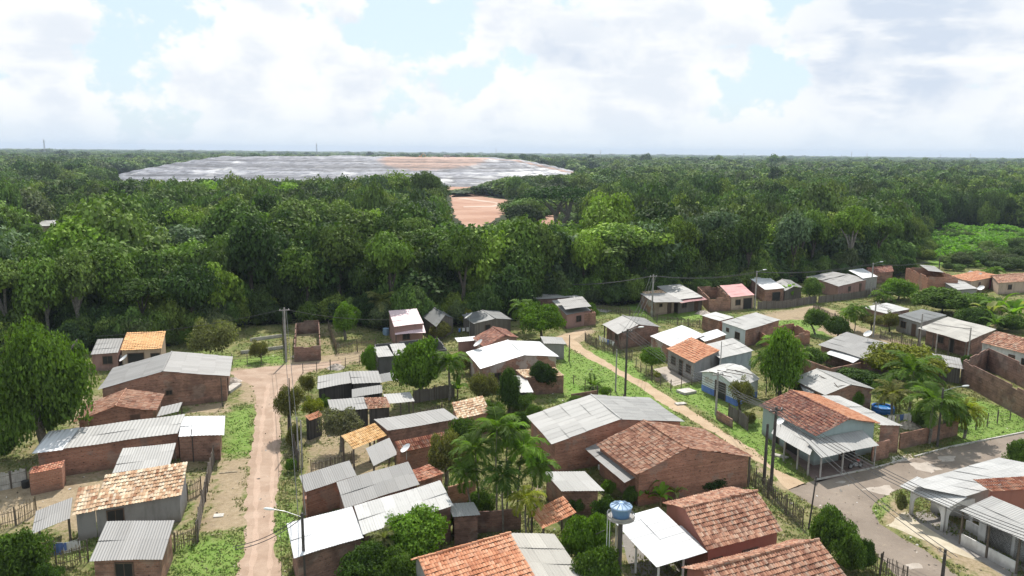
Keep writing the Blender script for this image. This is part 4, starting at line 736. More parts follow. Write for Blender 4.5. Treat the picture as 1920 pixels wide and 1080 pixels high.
tree('broad bushy tree behind the dull blue grey roof', 1765, 588, 543, 130, 'bush', 'green', bottom=.08); tree('sprawling vine covered shrub right of the broad bushy tree', 1835, 592, 556, 110, 'bush', 'bright green', 'shrub', 'leafy_shrub', .0)
tree('dark shrub between bananas and the cream veranda roof', 1830, 614, 578, 80, 'bush', 'deep green', 'shrub', 'leafy_shrub', .0); tree('small shrub at the corner of the cream veranda roof', 1895, 622, 592, 70, 'bush', 'green', 'shrub', 'leafy_shrub', .0)
tree('bright mango shrub against the long cream roofed house', 775, 1062, 966, 165, 'bush', 'bright green', bottom=.12, name='mango_tree')
tree('dark green shrub at the bottom edge below the white roof', 690, 1110, 1028, 140, 'bush', 'deep green', 'shrub', 'leafy_shrub', .0); tree('feathery shrub at the bottom edge left of the orange gable', 745, 1120, 1040, 120, 'bush', 'green', 'shrub', 'leafy_shrub', .0)
tree('tall bright mango tree beside the water tower pole', 1098, 1075, 965, 108, 'dense', 'bright green', bottom=.1, name='mango_tree'); tree('lower mango tree below the water tank', 1118, 1140, 1030, 120, 'dense', 'green', bottom=.1, name='mango_tree')
tree('bushy tree on the corner fence of the paved road', 1552, 1046, 956, 92, 'bush', 'green', bottom=.05); tree('lower bush spreading along the picket fence by the paved road', 1592, 1078, 1002, 74, 'bush', 'green', 'shrub', 'leafy_shrub', .0); tree('small fence bush nearest the paved road bottom', 1622, 1070, 1016, 44, 'bush', 'deep green', 'shrub', 'leafy_shrub', .0)
tree('round tree above the whitewashed roof at the right edge', 1905, 905, 826, 66, 'round', 'green', bottom=.4)
tree('little round bush beside the brick gable behind the bar', 1604, 772, 733, 32, 'round', 'bright green', 'shrub', 'leafy_shrub', .1)
tree('leafy bush left of the arched porch', 1688, 962, 926, 26, 'bush', 'pale green', 'shrub', 'leafy_shrub', .0)
tree('olive shrubby tree right of the streaked red tile roof', 838, 908, 808, 98, 'olive', 'olive green', bottom=.1); tree('green tree filling the gap left of the palm clump', 868, 862, 786, 80, 'round', 'green', bottom=.1)
tree('tall dark garden tree behind the palm clump', 955, 775, 702, 56, 'tall', 'deep green', bottom=.1); tree('mixed leafy bush below the white metal gable', 908, 752, 700, 74, 'olive', 'olive green', 'shrub', 'leafy_shrub', .0); tree('loose green shrub in front of the pink tiled hut', 925, 800, 752, 60, 'olive', 'green', 'shrub', 'leafy_shrub', .0)
tree('feathery pale tree right of the orange tiled house', 402, 676, 598, 112, 'olive', 'pale green', bottom=.02); tree('round thorny bush inside the weedy plot', 486, 678, 638, 44, 'olive', 'olive green', 'shrub', 'leafy_shrub', .0)
tree('slim leafy shrub left of the blackened enclosure', 695, 704, 648, 32, 'round', 'bright green', 'shrub', 'leafy_shrub', .0); tree('shrub between the pink roof and the olive grey hut', 826, 636, 606, 46, 'bush', 'olive green', 'shrub', 'leafy_shrub', .0); tree('shrub beside the olive grey hut with a dish', 876, 612, 582, 38, 'bush', 'yellow green', 'shrub', 'leafy_shrub', .0)
tree('leafy tree on the wood edge above the olive grey hut', 905, 600, 540, 90, 'bush', 'green', bottom=.1); tree('dark shrub left of the young palm by the pink roof', 693, 605, 566, 64, 'bush', 'deep green', 'shrub', 'leafy_shrub', .05)
tree('wild bush in the bottom left corner of the photo', 38, 1105, 1006, 135, 'bush', 'green', 'shrub', 'leafy_shrub', .0); tree('low bush left of the picket corner at the bottom', 88, 1120, 1062, 70, 'bush', 'deep green', 'shrub', 'leafy_shrub', .0)
tree('dark tree standing behind the big mango crown', 10, 800, 690, 90, 'round', 'deep green', bottom=.1); tree('low shrub beside the brick outhouse', 8, 860, 815, 60, 'bush', 'green', 'shrub', 'leafy_shrub', .0)
tree('tall shrub along the boarded shack and dirt road', 577, 742, 700, 36, 'olive', 'olive green', 'shrub', 'leafy_shrub', .0); tree('ragged roadside shrub under the olive tree', 552, 845, 800, 34, 'bush', 'olive green', 'shrub', 'leafy_shrub', .0)
tree('creeper hanging over the corner of the roofless dark brick building', 1812, 700, 668, 34, 'bush', 'deep green', 'creeper', 'wall_creeper', .0); tree('vine heap behind the cracked pale gable', 1602, 722, 694, 100, 'bush', 'deep green', 'shrub', 'leafy_shrub', .0); tree('garden shrub between the brick walls and the speckled roof', 1522, 690, 655, 70, 'bush', 'green', 'shrub', 'leafy_shrub', .0)
tree('olive street tree in front of the small dirty roof hut', 1632, 626, 588, 60, 'olive', 'olive green', bottom=.35); tree('dull olive shrub right of the olive street tree', 1668, 622, 584, 40, 'olive', 'olive green', 'shrub', 'leafy_shrub', .1)
tree('small tree against the wall of the rose red house', 1522, 566, 526, 48, 'tall', 'green', bottom=.2); tree('spiky shrub behind the raspberry gate house', 1700, 520, 488, 40, 'bush', 'deep green', 'shrub', 'leafy_shrub', .05); tree('bush at the foot of the palms by the brick boundary wall', 1725, 800, 770, 44, 'bush', 'green', 'shrub', 'leafy_shrub', .0)
tree('weedy shrubs under the water tank', 1135, 985, 935, 60, 'bush', 'deep green', 'shrub', 'leafy_shrub', .0); tree('tall weeds along the gable wall below the brown tiles', 1330, 915, 885, 90, 'bush', 'dark green', 'shrub', 'leafy_shrub', .0); tree('grassy shrub in the lawn beside the grey gable', 975, 770, 738, 70, 'olive', 'green', 'shrub', 'leafy_shrub', .0)
tree('leafy undergrowth at the foot of the palm clump', 900, 975, 925, 70, 'bush', 'green', 'shrub', 'leafy_shrub', .0)
for i, (px, py, tp, wp_, kd, tn) in enumerate([(885,800,765,44,'bush','green'),(905,735,708,36,'olive','olive green'),(975,815,775,46,'bush','deep green'),(1000,792,758,40,'olive','green'),(865,872,838,42,'bush','green'),(1003,880,850,36,'bush','deep green'),(1140,930,902,34,'bush','bright green'),(1183,945,915,40,'bush','green'),(1080,965,930,44,'olive','green'),(1128,1010,968,46,'bush','green'),(838,995,955,40,'bush','bright green'),(700,725,700,30,'olive','olive green'),(775,712,690,34,'olive','yellow green'),(868,700,668,44,'olive','olive green'),(1080,770,742,46,'olive','green'),(1135,745,725,30,'olive','bright green'),(1405,800,770,30,'olive','olive green'),(1500,752,724,40,'bush','deep green'),(1662,745,715,50,'bush','green'),(1790,800,768,36,'bush','bright green'),(1478,700,668,42,'bush','bright green'),(1625,725,700,44,'bush','deep green'),(1580,655,632,30,'bush','green'),(1105,600,570,40,'bush','green'),(1212,560,528,44,'bush','deep green'),(1700,560,535,34,'bush','green'),(335,640,612,36,'bush','olive green'),(350,650,618,40,'olive','green'),(608,770,742,40,'olive','green'),(545,885,862,26,'bush','bright green')]):
    nm = ['unkempt shrub by the open lean to fence','thin shrub below the white metal gable corner','dark shrub at the rear of the palm clump','loose shrub left of the largest grey roof','low green bush right of the streaked red roof','dark bush left of the grey lean to roof','light shrub left of the banana row','shrub behind the blue water tank','wiry shrub between brick shed and orange shelter','shrub on the left of the water tank pipes','bright bush by the small grey side roof','olive weed shrub before the blackened enclosure','yellowish weeds before the round enclosure tree','olive shrub against the white metal roof','weeds at the dark masonry box','bright weeds by the young palm','olive weeds at the board fence of the bar','dark shrub behind the corner bar tiles','shrub under the wide yellow green tree','bright shrub at the end of the brick boundary wall','bright bush below the palms of the emblem house','dark creeper heap left of the coconut palms','bush behind the worn speckled roof','bush right of the rusty brick front','dark bush left of the beige house','bush before the roofless red house','olive bush right of the orange tiled house','loose bush at the edge of the weedy plot','shrub between the grey shacks','bright weeds under the twin light poles'][i]
    tree(nm, px, py, tp, wp_, kd, tn, 'shrub', 'leafy_shrub', .0, seed=300+i)
# ---------------- palms
def fronds(name, seed, n, length, droop, up0, leafl, lw, mat='palmleaf', pairs=20):
    rs = np.random.default_rng(seed); V = []; Sh = []
    for i in range(n):
        az = 6.28*i/n*2.39996*n/6.28+rs.uniform(-.25, .25); el = up0*(1-i/n*1.25)+rs.uniform(-.12, .12); L = length*rs.uniform(.8, 1.08); K = pairs; p = np.zeros(3); h = np.array((math.cos(az), math.sin(az), 0)); side = np.array((-h[1], h[0], 0)); sh = rs.uniform(.2, .75); pts = [p]
        for k in range(K):
            e = el-droop*(k/K)**1.4*1.5; p = p+(h*math.cos(e)+np.array((0, 0, math.sin(e))))*L/K; pts.append(p)
            up = np.cross(side, h*math.cos(e)+np.array((0, 0, math.sin(e)))); up = up if up[2] > 0 else -up
            if k < 1: continue
            ll = leafl*L*math.sin(math.pi*min(1, .18+.82*k/K))**.6*rs.uniform(.8, 1.15); fw = h*math.cos(e)+np.array((0, 0, math.sin(e)))
            for s in (-1, 1):
                d = side*s*.8+fw*.55+up*rs.uniform(-.15, .3)-np.array((0, 0, .25)); d /= np.linalg.norm(d); tip = p+d*ll-np.array((0, 0, ll*ll*.35/L)); mid = p+d*ll*.5; wv = fw*lw*L
                V += [p, mid+wv*.5, tip, mid-wv*.5]; Sh += [sh+rs.uniform(-.15, .15)]*4
        for k in range(K-1): a, c = pts[k], pts[k+1]; wv = side*.012*L*(1-k/K*.7); V += [a-wv, a+wv, c+wv, c-wv]; Sh += [.95]*4
    V = np.array(V); return np_mesh(name, V, np.arange(len(V)).reshape(-1, 4), MAT[mat], {'shade': np.clip(Sh, 0, 1)})
COCO = [fronds('crown', 40+i, 20, 1, 1.15, 1.25, .28, .062, pairs=24) for i in range(2)]; ACAI = [fronds('crown', 50+i, 15, 1, 1.3, 1.2, .36, .085, pairs=18) for i in range(2)]; YOUNG = [fronds('crown', 60, 13, 1, .9, 1.35, .28, .07, pairs=18)]
def paddles(name, seed, n):
    rs = np.random.default_rng(seed); V = []; Sh = []
    for i in range(n):
        az = i*2.4+rs.uniform(-.3, .3); el = 1.25-i/n*.8+rs.uniform(-.15, .15); h = np.array((math.cos(az), math.sin(az), 0)); side = np.array((-h[1], h[0], 0)); p = np.array((0, 0, .35)); K = 7; pr = None; sh = rs.uniform(.3, .9); L = rs.uniform(.7, 1)
        for k in range(K+1):
            wd = .16*math.sin(math.pi*min(1, .06+k/K*.9))**.7*L; e = el-1.5*(k/K)**1.6; cur = (p-side*wd+np.array((0, 0, wd*.35)), p.copy(), p+side*wd+np.array((0, 0, wd*.35)))
            if pr is not None and k > 1: V += [pr[0], pr[1], cur[1], cur[0], pr[1], pr[2], cur[2], cur[1]]; Sh += [sh+rs.uniform(-.1, .1)]*8
            pr = cur; p = p+(h*math.cos(e)+np.array((0, 0, math.sin(e))))*L/K
    V = np.array(V); return np_mesh(name, V, np.arange(len(V)).reshape(-1, 4), MAT['palmleaf'], {'shade': np.clip(Sh, 0, 1)})
BANANA = [paddles('leaves', 70+i, 9) for i in range(3)]
def palm(label, px, py, top, wpx, kind='coco', tint='green', group='palms of the settlement', lean=0, cat='palm', name='coconut_palm', seed=None):
    g = G(px, py); rs = np.random.default_rng(int(px*3+py) if seed is None else seed); h = htop(g, top); r = wpx*g[1]/FPX/2*1.05; pool = {'coco': COCO, 'acai': ACAI, 'young': YOUNG}[kind]; zc = max(.25, h-r*.62) if kind != 'young' else .3
    root = tag(empty(name, (g[0], g[1], 0)), label, cat, group); b = MB(); lx = lean*g[1]/FPX; k = 7
    b.tube([(lx*(i/k)**1.7+.05*math.sin(i), .05*math.cos(i*1.3), zc*i/k-(.1 if i == 0 else 0)) for i in range(k+1)], [(.17 if kind == 'coco' else .085)*(1-.35*i/k) for i in range(k+1)], 7); b.build('trunk', MAT['palebark'], root)
    c = link('crown', pool[int(rs.integers(len(pool)))], root, (lx, 0, zc-.1), rs.uniform(0, 6), (r, r, r)); c.color = (*(np.array(TINT[tint])*rs.uniform(.9, 1.1)), 1); return root
def acai(*a, **k): k.setdefault('name', 'slender_palm'); return palm(*a, **k)
acai('tallest slender palm of the clump in the middle of the gardens', 930, 985, 762, 128, 'acai', 'green', seed=1); acai('slender palm at the left of the central clump', 898, 978, 806, 112, 'acai', 'green', lean=-8, seed=2); acai('slender palm at the right of the central clump', 968, 980, 800, 118, 'acai', 'bright green', lean=12, seed=3)
acai('lowest slender palm in front of the central clump', 942, 1010, 858, 108, 'acai', 'deep green', seed=4); acai('leaning slender palm on the outer right of the central clump', 990, 985, 842, 100, 'acai', 'green', lean=18, seed=5); acai('dark slender palm on the outer left of the central clump', 884, 985, 858, 96, 'acai', 'green', lean=-12, seed=6); acai('yellowing palm right of the small orange shelter', 985, 1030, 905, 90, 'acai', 'yellow green', seed=7); acai('half hidden palm inside the central clump', 950, 960, 780, 100, 'acai', 'bright green', seed=9)
acai('tallest palm of the clump by the emblem house', 1455, 742, 622, 90, 'acai', 'bright green', seed=11); acai('palm on the left of the clump by the emblem house', 1436, 740, 650, 74, 'acai', 'green', lean=-6, seed=12); acai('palm on the right of the clump by the emblem house', 1478, 742, 645, 76, 'acai', 'green', lean=8, seed=13); tree('tall feathery leaved tree inside the palm clump by the emblem house', 1462, 750, 634, 84, 'tall', 'bright green', bottom=.08, seed=15)
palm('big coconut palm with arching fronds before the wide yellow green tree', 1705, 770, 652, 140, 'coco', 'green', seed=21); palm('tall coconut palm with pale trunk behind the brick boundary wall', 1742, 832, 712, 128, 'coco', 'green', seed=22); palm('coconut palm on the dark trunk left of the lawn', 1768, 818, 728, 110, 'coco', 'green', seed=23); palm('small yellowish coconut palm at the lawn edge', 1808, 822, 742, 84, 'coco', 'yellow green', seed=24); palm('drooping older palm under the wide yellow green tree', 1670, 790, 710, 90, 'coco', 'olive green', seed=25)
palm('young palm on the grass beside the brown path', 1112, 728, 680, 66, 'young', 'green', seed=31); palm('palm leaning right of the round tree by the blackened enclosure', 843, 752, 648, 96, 'coco', 'green', seed=32); palm('coconut palm behind the tall pink roofed house', 716, 612, 536, 96, 'coco', 'pale green', seed=33); palm('feather palm in front of the long cream roofed house', 722, 1075, 984, 84, 'coco', 'pale green', seed=34); palm('slim palm left of the mango tree at the path bend', 980, 622, 556, 66, 'acai', 'green', seed=35)
for i, (px, py, tp, wp_) in enumerate([(1292,546,504,54),(1352,538,498,50),(1388,534,508,44),(1470,530,505,40),(1602,622,562,62),(1590,618,572,44),(1655,566,536,56),(1762,545,518,40),(1860,520,492,50)]):
    acai(['bushy palm behind the maroon awning', 'feathery palm left of the rose red roof', 'short palm right behind the rose red roof', 'scrubby palm right of the bright white roof', 'taller of the two palms by the upper dirt street', 'shorter of the two palms by the upper dirt street', 'low palm by the layered grey roofs', 'small palm before the roofless red house', 'palm behind the half orange half grey roof'][i], px, py, tp, wp_, 'acai', ['pale green','green','green','pale green','green','bright green','green','deep green','green'][i], seed=80+i)
palm('yellowish young palm behind the big mango tree', 156, 640, 606, 40, 'young', 'yellow green', seed=90)
for i, (px, py, tp, wp_) in enumerate([(68,505,412,52),(150,452,372,40),(215,420,348,36),(262,425,352,34),(120,425,360,30),(468,545,478,60),(700,560,500,44),(910,540,480,64),(985,545,492,40),(1345,480,432,46),(1660,470,428,44),(1560,440,395,36)]):
    acai(['tall palm in front of the distant hipped red roof','feathery palm in the wood right of the pale far roof','palm crown on the skyline left of the round forest crowns','palm crown on the skyline beside the landfill foot','palm deep at the left behind the far grey roof','palm fan among dark trees behind the weedy plot','palm in the wood above the pink roofed house','broad palm in the wood above the olive grey hut','palm in the wood above the stacked grey roofs','palm in the wood above the rose red roof','palm at the wood corner near the clearing','palm crown deep in the right hand wood'][i], px, py, tp, wp_, 'acai', ['deep green','green','green','deep green','green','green','deep green','green','deep green','green','green','olive green'][i], seed=400+i, group='palms of the wood')
def banana(label, px, py, top, tint='green', seed=0):
    g = G(px, py); h = htop(g, top); root = tag(empty('banana_plant', (g[0], g[1], 0)), label, 'banana plant', 'banana plants'); c = link('leaves', BANANA[seed % 3], root, (0, 0, 0), seed*1.3, (h*.8, h*.8, h*.95)); c.color = (*TINT[tint], 1)
    b = MB(); b.tube([(0, 0, -.05), (0, 0, h*.42)], [h*.05, h*.035], 7); b.build('stem', MAT['stick'], root); return root
for i, (px, py, tp, l) in enumerate([(1212,945,900,'banana plant left of the row under the brown gable'),(1238,950,906,'middle banana plant under the brown gable'),(1266,940,900,'banana plant right of the row under the brown gable'),(1255,915,880,'banana plant close against the brown gable wall'),(390,605,562,'pale banana plant at the wood edge above the weedy plot'),(446,598,548,'tall banana plant at the wood edge left of the light pole'),(858,745,708,'banana plant left of the white metal gable'),(624,752,735,'small bright banana plant by the open lean to'),
    (1850,612,555,'banana plant left of the banana grove at the right'),(1872,605,545,'tallest banana plant in the grove at the right'),(1895,612,556,'banana plant in the middle of the grove at the right'),(1912,600,552,'banana plant at the photo edge in the right grove'),(1864,625,580,'front banana plant of the right grove'),(1480,560,528,'banana plant behind the boarded fence of the white roof')]): banana(l, px, py, tp, ['green','bright green','pale green'][i % 3], i)
# ---------------- the wood: nearest trees one by one, the far wood as one mass
MID = [crown('crown', 100+i, [26, 22, 30, 24, 24, 28][i], [.36, .40, .34, .38, .34, .36][i], [230, 240, 210, 230, 200, 220][i], [.07, .073, .066, .07, .064, .067][i], ['round', 'tall', 'round', 'tall', 'umbrella', 'round'][i], jit=.36, mat='leaf_wood') for i in range(6)]
FAR = [crown('crown', 200+i, 18, .38, 46, .15, ['round', 'tall', 'round', 'round'][i], jit=.25, mat='leaf_wood') for i in range(4)]
rf_ = np.random.default_rng(99); cand = []
sx = [-900, 0, 30, 130, 200, 330, 380, 560, 690, 720, 788, 806, 816, 870, 965, 985, 1110, 1140, 1300, 1700, 1760, 2700]; sy = [345, 345, 343, 343, 344, 342, 340, 341, 338, 326, 324, 328, 425, 436, 425, 372, 372, 345, 335, 335, 335, 340]
clear = [[(842,368),(868,362),(962,372),(965,395),(915,426),(900,445),(868,440),(848,410)], [(998,396),(1112,390),(1116,430),(1060,446),(1000,434)], [(1738,443),(1780,430),(2300,430),(2300,500),(1700,500)]]
clear = [[tuple(G(*p)[:2]) for p in c] for c in clear]
HOLE = [(30,105,438,258,475),(62,150,405,300,435)]      # keep the two far roofs at the left in view
D_ = 105.0
while D_ < 9500:
    s = 7.0 if D_ < 260 else 7.8 if D_ < 480 else 10 if D_ < 900 else 15 if D_ < 1800 else 26 if D_ < 3600 else 52
    hw = D_*.82+25; xs = np.arange(-hw, hw, s)
    for x in xs:
        X_ = x+rf_.uniform(-.42, .42)*s; Y_ = D_+rf_.uniform(-.42, .42)*s
        if Y_ < edgeY(X_)+2.5: continue
        low = False
        if D_ < 700:
            ins = [inpoly(np.array([X_]), np.array([Y_]), c)[0] for c in clear]
            if ins[0] or ins[2] or (ins[1] and rf_.random() < .45): continue
            low = ins[1]
        if 600 < D_ < 1400 and dpoly(np.array([X_]), np.array([Y_]), foot)[0] > -25: continue
        px, py = PJ((X_, Y_, 0))[0]
        if 430 < D_ < 760 and 205 < px < 842: continue
        r = s*rf_.uniform(.6, 1.05)*(1.45 if rf_.random() < .22 else 1); h = rf_.uniform(8.5, 16.5)+(rf_.uniform(0, 4) if rf_.random() < .15 else 0)
        if Y_ < edgeY(X_)+9: r = min(r, 4.2)
        if D_ > 900: h = rf_.uniform(9, 18)+ (fbm(np.array([X_/300]), np.array([Y_/300]), 77)[0]-.5)*10
        if D_ > 1300 and rf_.random() < .025: h += rf_.uniform(3, 9)
        if D_ > 1800: r = s*rf_.uniform(.6, .85)
        if D_ < 480:
            lim = np.interp(px, sx, sy); g = np.array((X_, Y_, 0))
            for (a, b_, t_, dm, lim2) in HOLE:
                if a < px < b_ and D_ < dm: lim = max(lim, lim2)
            if 968 < px < 1116 and D_ < 300: lim = max(lim, 428)
            h = min(h, htop(g, lim))
            if low: h = min(h, rf_.uniform(2, 5))
            if h < 1.5: continue
            if h < 7: r *= max(.4, h/7)
        if 480 <= D_ < 820 and 835 < px < 1085:
            if D_ > 640 and px < 1060: continue
            h = min(h, htop(np.array((X_, Y_, 0)), np.interp(px, [835, 905, 940, 1085], [360, 350, 334, 330])))
            if h < 1.5: continue
        cand.append((D_, X_, Y_, r, h, px, py))
    D_ += s*.92
# a few marked trees of the wood's outline
for px, py, tp, wp_ in [(800,418,322,54),(735,415,328,80),(700,430,336,70),(395,420,345,100),(540,420,348,110),(255,425,352,90)]:
    g = G(px, py); cand.append((g[1]-400, g[0], g[1], wp_*g[1]/FPX/2, htop(g, tp), px, py))
cand.sort(); infr = [i for i, c in enumerate(cand) if -40 < c[5] < 1960]; solo = set(infr[:292])
ords = ['first', 'second', 'third', 'fourth', 'fifth', 'sixth', 'seventh', 'eighth', 'ninth', 'tenth', 'eleventh', 'twelfth', 'thirteenth', 'fourteenth', 'fifteenth', 'sixteenth', 'seventeenth', 'eighteenth', 'nineteenth', 'twentieth']
ZONE = [(150, 'behind the large mango tree'), (330, 'behind the orange tiled house'), (530, 'behind the weedy plot'), (620, 'behind the dark brick ruin'), (760, 'beside the pink roofed house'), (880, 'behind the dark pitched hut'), (1010, 'behind the olive grey hut'), (1180, 'behind the stacked grey roofs'), (1310, 'behind the maroon awning'), (1420, 'behind the rose red roof'), (1540, 'behind the bright white roof'), (1690, 'behind the layered grey roofs'), (3000, 'around the green clearing')]
TN = ['deep green', 'green', 'bright green', 'olive green', 'grey green', 'dark green', 'dark green', 'deep green', 'yellow green', 'green', 'olive green']
FT = {k: (v[0]*2.8, v[1]*2.15, v[2]*1.9) for k, v in {'deep green': (.024, .053, .012), 'green': (.038, .080, .016), 'bright green': (.055, .115, .016), 'olive green': (.040, .076, .020), 'grey green': (.034, .066, .036), 'dark green': (.016, .038, .011), 'yellow green': (.058, .112, .018)}.items()}
buck = {}
for i in sorted(solo): 
    D0, X_, Y_, r, h, px, py = cand[i]; z = next(k for k, (lim, _) in enumerate(ZONE) if px < lim); tn = TN[int(rf_.integers(len(TN)))]; vi = int(rf_.integers(6)); shp_ = ['round', 'upright', 'round', 'upright', 'flat topped', 'round'][vi]
    row = (Y_-edgeY(X_)); rw = 'at wood edge' if row < 9 else 'inside wood' if row < 22 else 'deep in wood'; buck.setdefault((tn, shp_, rw, z), []).append((px, i, vi))
SRC = []
for (tn, shp_, rw, z), L in buck.items():
    L.sort()
    for k, (px, i, vi) in enumerate(L):
        D0, X_, Y_, r, h, _, _ = cand[i]; pre = '' if len(L) == 1 else ords[k]+' from left, '
        root = tag(empty('forest_tree', (X_, Y_, 0), rf_.uniform(0, 6.28)), f'{pre}{tn} {shp_} tree {rw} {ZONE[z][1]}', 'tree', 'trees of the wood')
        zb = max(h*.1, h-r*(rf_.uniform(1.35, 1.9) if Y_-edgeY(X_) > 14 else 1.9)) if vi != 4 else h*.5; c = link('crown', MID[vi], root, (0, 0, zb), rf_.uniform(0, 6), (r*1.12, r*1.12, (h-zb)*1.03)); c.color = (*(np.array(FT[tn])*rf_.uniform(.65, 1.3)), 1)
        k2 = h*.85; link('trunk', TRUNK[0 if Y_-edgeY(X_) < 25 and rf_.random() < .8 else int(rf_.integers(4))], root, sc=(k2*.62, k2*.62, k2)); SRC.append((vi, c))
# umbrella tree over the bare ground, and two more far trees that stand out
um = G(1042, 436); root = tag(empty('forest_tree', (um[0], um[1], 0)), 'wide dark umbrella shaped tree over the bare pinkish ground', 'tree', 'trees of the wood'); hh = htop(um, 352)
c = link('crown', NEARC['airy'], root, (0, 0, hh*.45), 0, (19, 14, hh*.62)); c.color = (.03, .066, .016, 1); link('trunk', TRUNK[1], root, sc=(hh*1.3, hh*.9, hh*.85)); link('trunk', TRUNK[3], root, loc=(2, 1, 0), sc=(hh*1.3, hh*.9, hh*.85))
# far wood: one object, points that carry crowns
rest = [c for i, c in enumerate(cand) if i not in solo]
def wood(name, pts, meshes, label=None):
    me = bpy.data.meshes.new(name); me.from_pydata([(c[1], c[2], 0) for c in pts], [], [])
    me.attributes.new('sc', 'FLOAT_VECTOR', 'POINT').data.foreach_set('vector', np.array([(c[3]*1.12, c[3]*1.12, c[4]) for c in pts], np.float32).ravel())
    me.attributes.new('rz', 'FLOAT', 'POINT').data.foreach_set('value', rf_.uniform(0, 6.28, len(pts)).astype(np.float32))
    o = bpy.data.objects.new(name, me); C.objects.link(o); tag(o, label, None, None, 'stuff')
    ng = bpy.data.node_groups.new(name, 'GeometryNodeTree'); ng.interface.new_socket('Geometry', in_out='INPUT', socket_type='NodeSocketGeometry'); ng.interface.new_socket('Geometry', in_out='OUTPUT', socket_type='NodeSocketGeometry')
    N = ng.nodes; Lk = ng.links; gi = N.new('NodeGroupInput'); go = N.new('NodeGroupOutput'); jo = N.new('GeometryNodeJoinGeometry')
    for s_ in meshes:
        oi = N.new('GeometryNodeObjectInfo'); oi.inputs[0].default_value = s_; oi.transform_space = 'ORIGINAL'; oi.inputs['As Instance'].default_value = False; g2 = N.new('GeometryNodeGeometryToInstance'); Lk.new(oi.outputs['Geometry'], g2.inputs[0]); Lk.new(g2.outputs[0], jo.inputs[0])
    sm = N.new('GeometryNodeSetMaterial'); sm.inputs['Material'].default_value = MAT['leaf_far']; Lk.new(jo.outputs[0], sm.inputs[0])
    ip = N.new('GeometryNodeInstanceOnPoints'); Lk.new(gi.outputs[0], ip.inputs['Points']); Lk.new(sm.outputs[0], ip.inputs['Instance']); ip.inputs['Pick Instance'].default_value = True
    a1 = N.new('GeometryNodeInputNamedAttribute'); a1.data_type = 'FLOAT_VECTOR'; a1.inputs[0].default_value = 'sc'; a2 = N.new('GeometryNodeInputNamedAttribute'); a2.data_type = 'FLOAT'; a2.inputs[0].default_value = 'rz'
    cx = N.new('ShaderNodeCombineXYZ'); Lk.new(a2.outputs[0], cx.inputs[2]); er = N.new('FunctionNodeEulerToRotation'); Lk.new(cx.outputs[0], er.inputs[0]); Lk.new(er.outputs[0], ip.inputs['Rotation']); Lk.new(a1.outputs[0], ip.inputs['Scale'])
    Lk.new(ip.outputs[0], go.inputs[0]); md = o.modifiers.new('crowns', 'NODES'); md.node_group = ng; return o
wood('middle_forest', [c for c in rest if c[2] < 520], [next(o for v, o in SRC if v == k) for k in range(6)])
und = []
for xq in np.arange(eg[0, 0], eg[-1, 0], .9):
    for k in range(4):
        X_ = xq+rf_.uniform(-1, 1); dy = rf_.uniform(-1.5, 16)**1; Y_ = edgeY(X_)+dy; pq = PJ((X_, Y_, 0))[0][0]
        if -200 < pq < 1735 and Y_ > 60 and rf_.random() < .8: r = rf_.uniform(.9, 3.0)*(1+max(0, dy-2)*.04); und.append((0, X_, Y_, r, r*rf_.uniform(1.3, 2.6)+max(0, dy)*.16))
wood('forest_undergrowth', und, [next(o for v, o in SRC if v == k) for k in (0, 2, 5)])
sc_ = []
for k in range(520):
    q = G(rf_.uniform(1715, 2300), rf_.uniform(436, 508)); nn_ = fbm(np.array([q[0]*.05]), np.array([q[1]*.05]), 61)[0]
    if nn_ > .47 and q[1] < 292: r = rf_.uniform(1.0, 3.2)*(.5+nn_); sc_.append((0, q[0], q[1], r, r*rf_.uniform(.7, 1.5)))
wood('scrub_undergrowth', sc_, [next(o for v, o in SRC if v == k) for k in (0, 2, 5)])
# far-away single trees give their simpler crowns to the mass behind them
fs = []
for i, (px, py, tp, wp_, l) in enumerate([(1455,352,336,26,'rounded lone tree rising far off at the right'),(212,336,316,26,'dark far tree left of the landfill'),(1130,352,318,30,'dark far tree at the right end of the landfill'),(1225,356,322,34,'broad far tree crown right of the landfill')]):
    g = G(px, py+8); root = tag(empty('forest_tree', (g[0], g[1], 0)), l, 'tree', 'trees of the wood'); r = wp_*g[1]/FPX/2; h = htop(g, tp); c = link('crown', FAR[i], root, (0, 0, h*.1), 0, (r, r, h*.92)); c.color = (*FT['deep green'], 1); link('trunk', TRUNK[0], root, sc=(h*.8, h*.8, h*.8)); fs.append(c)
wood('far_forest', [c for c in rest if c[2] >= 520], fs)
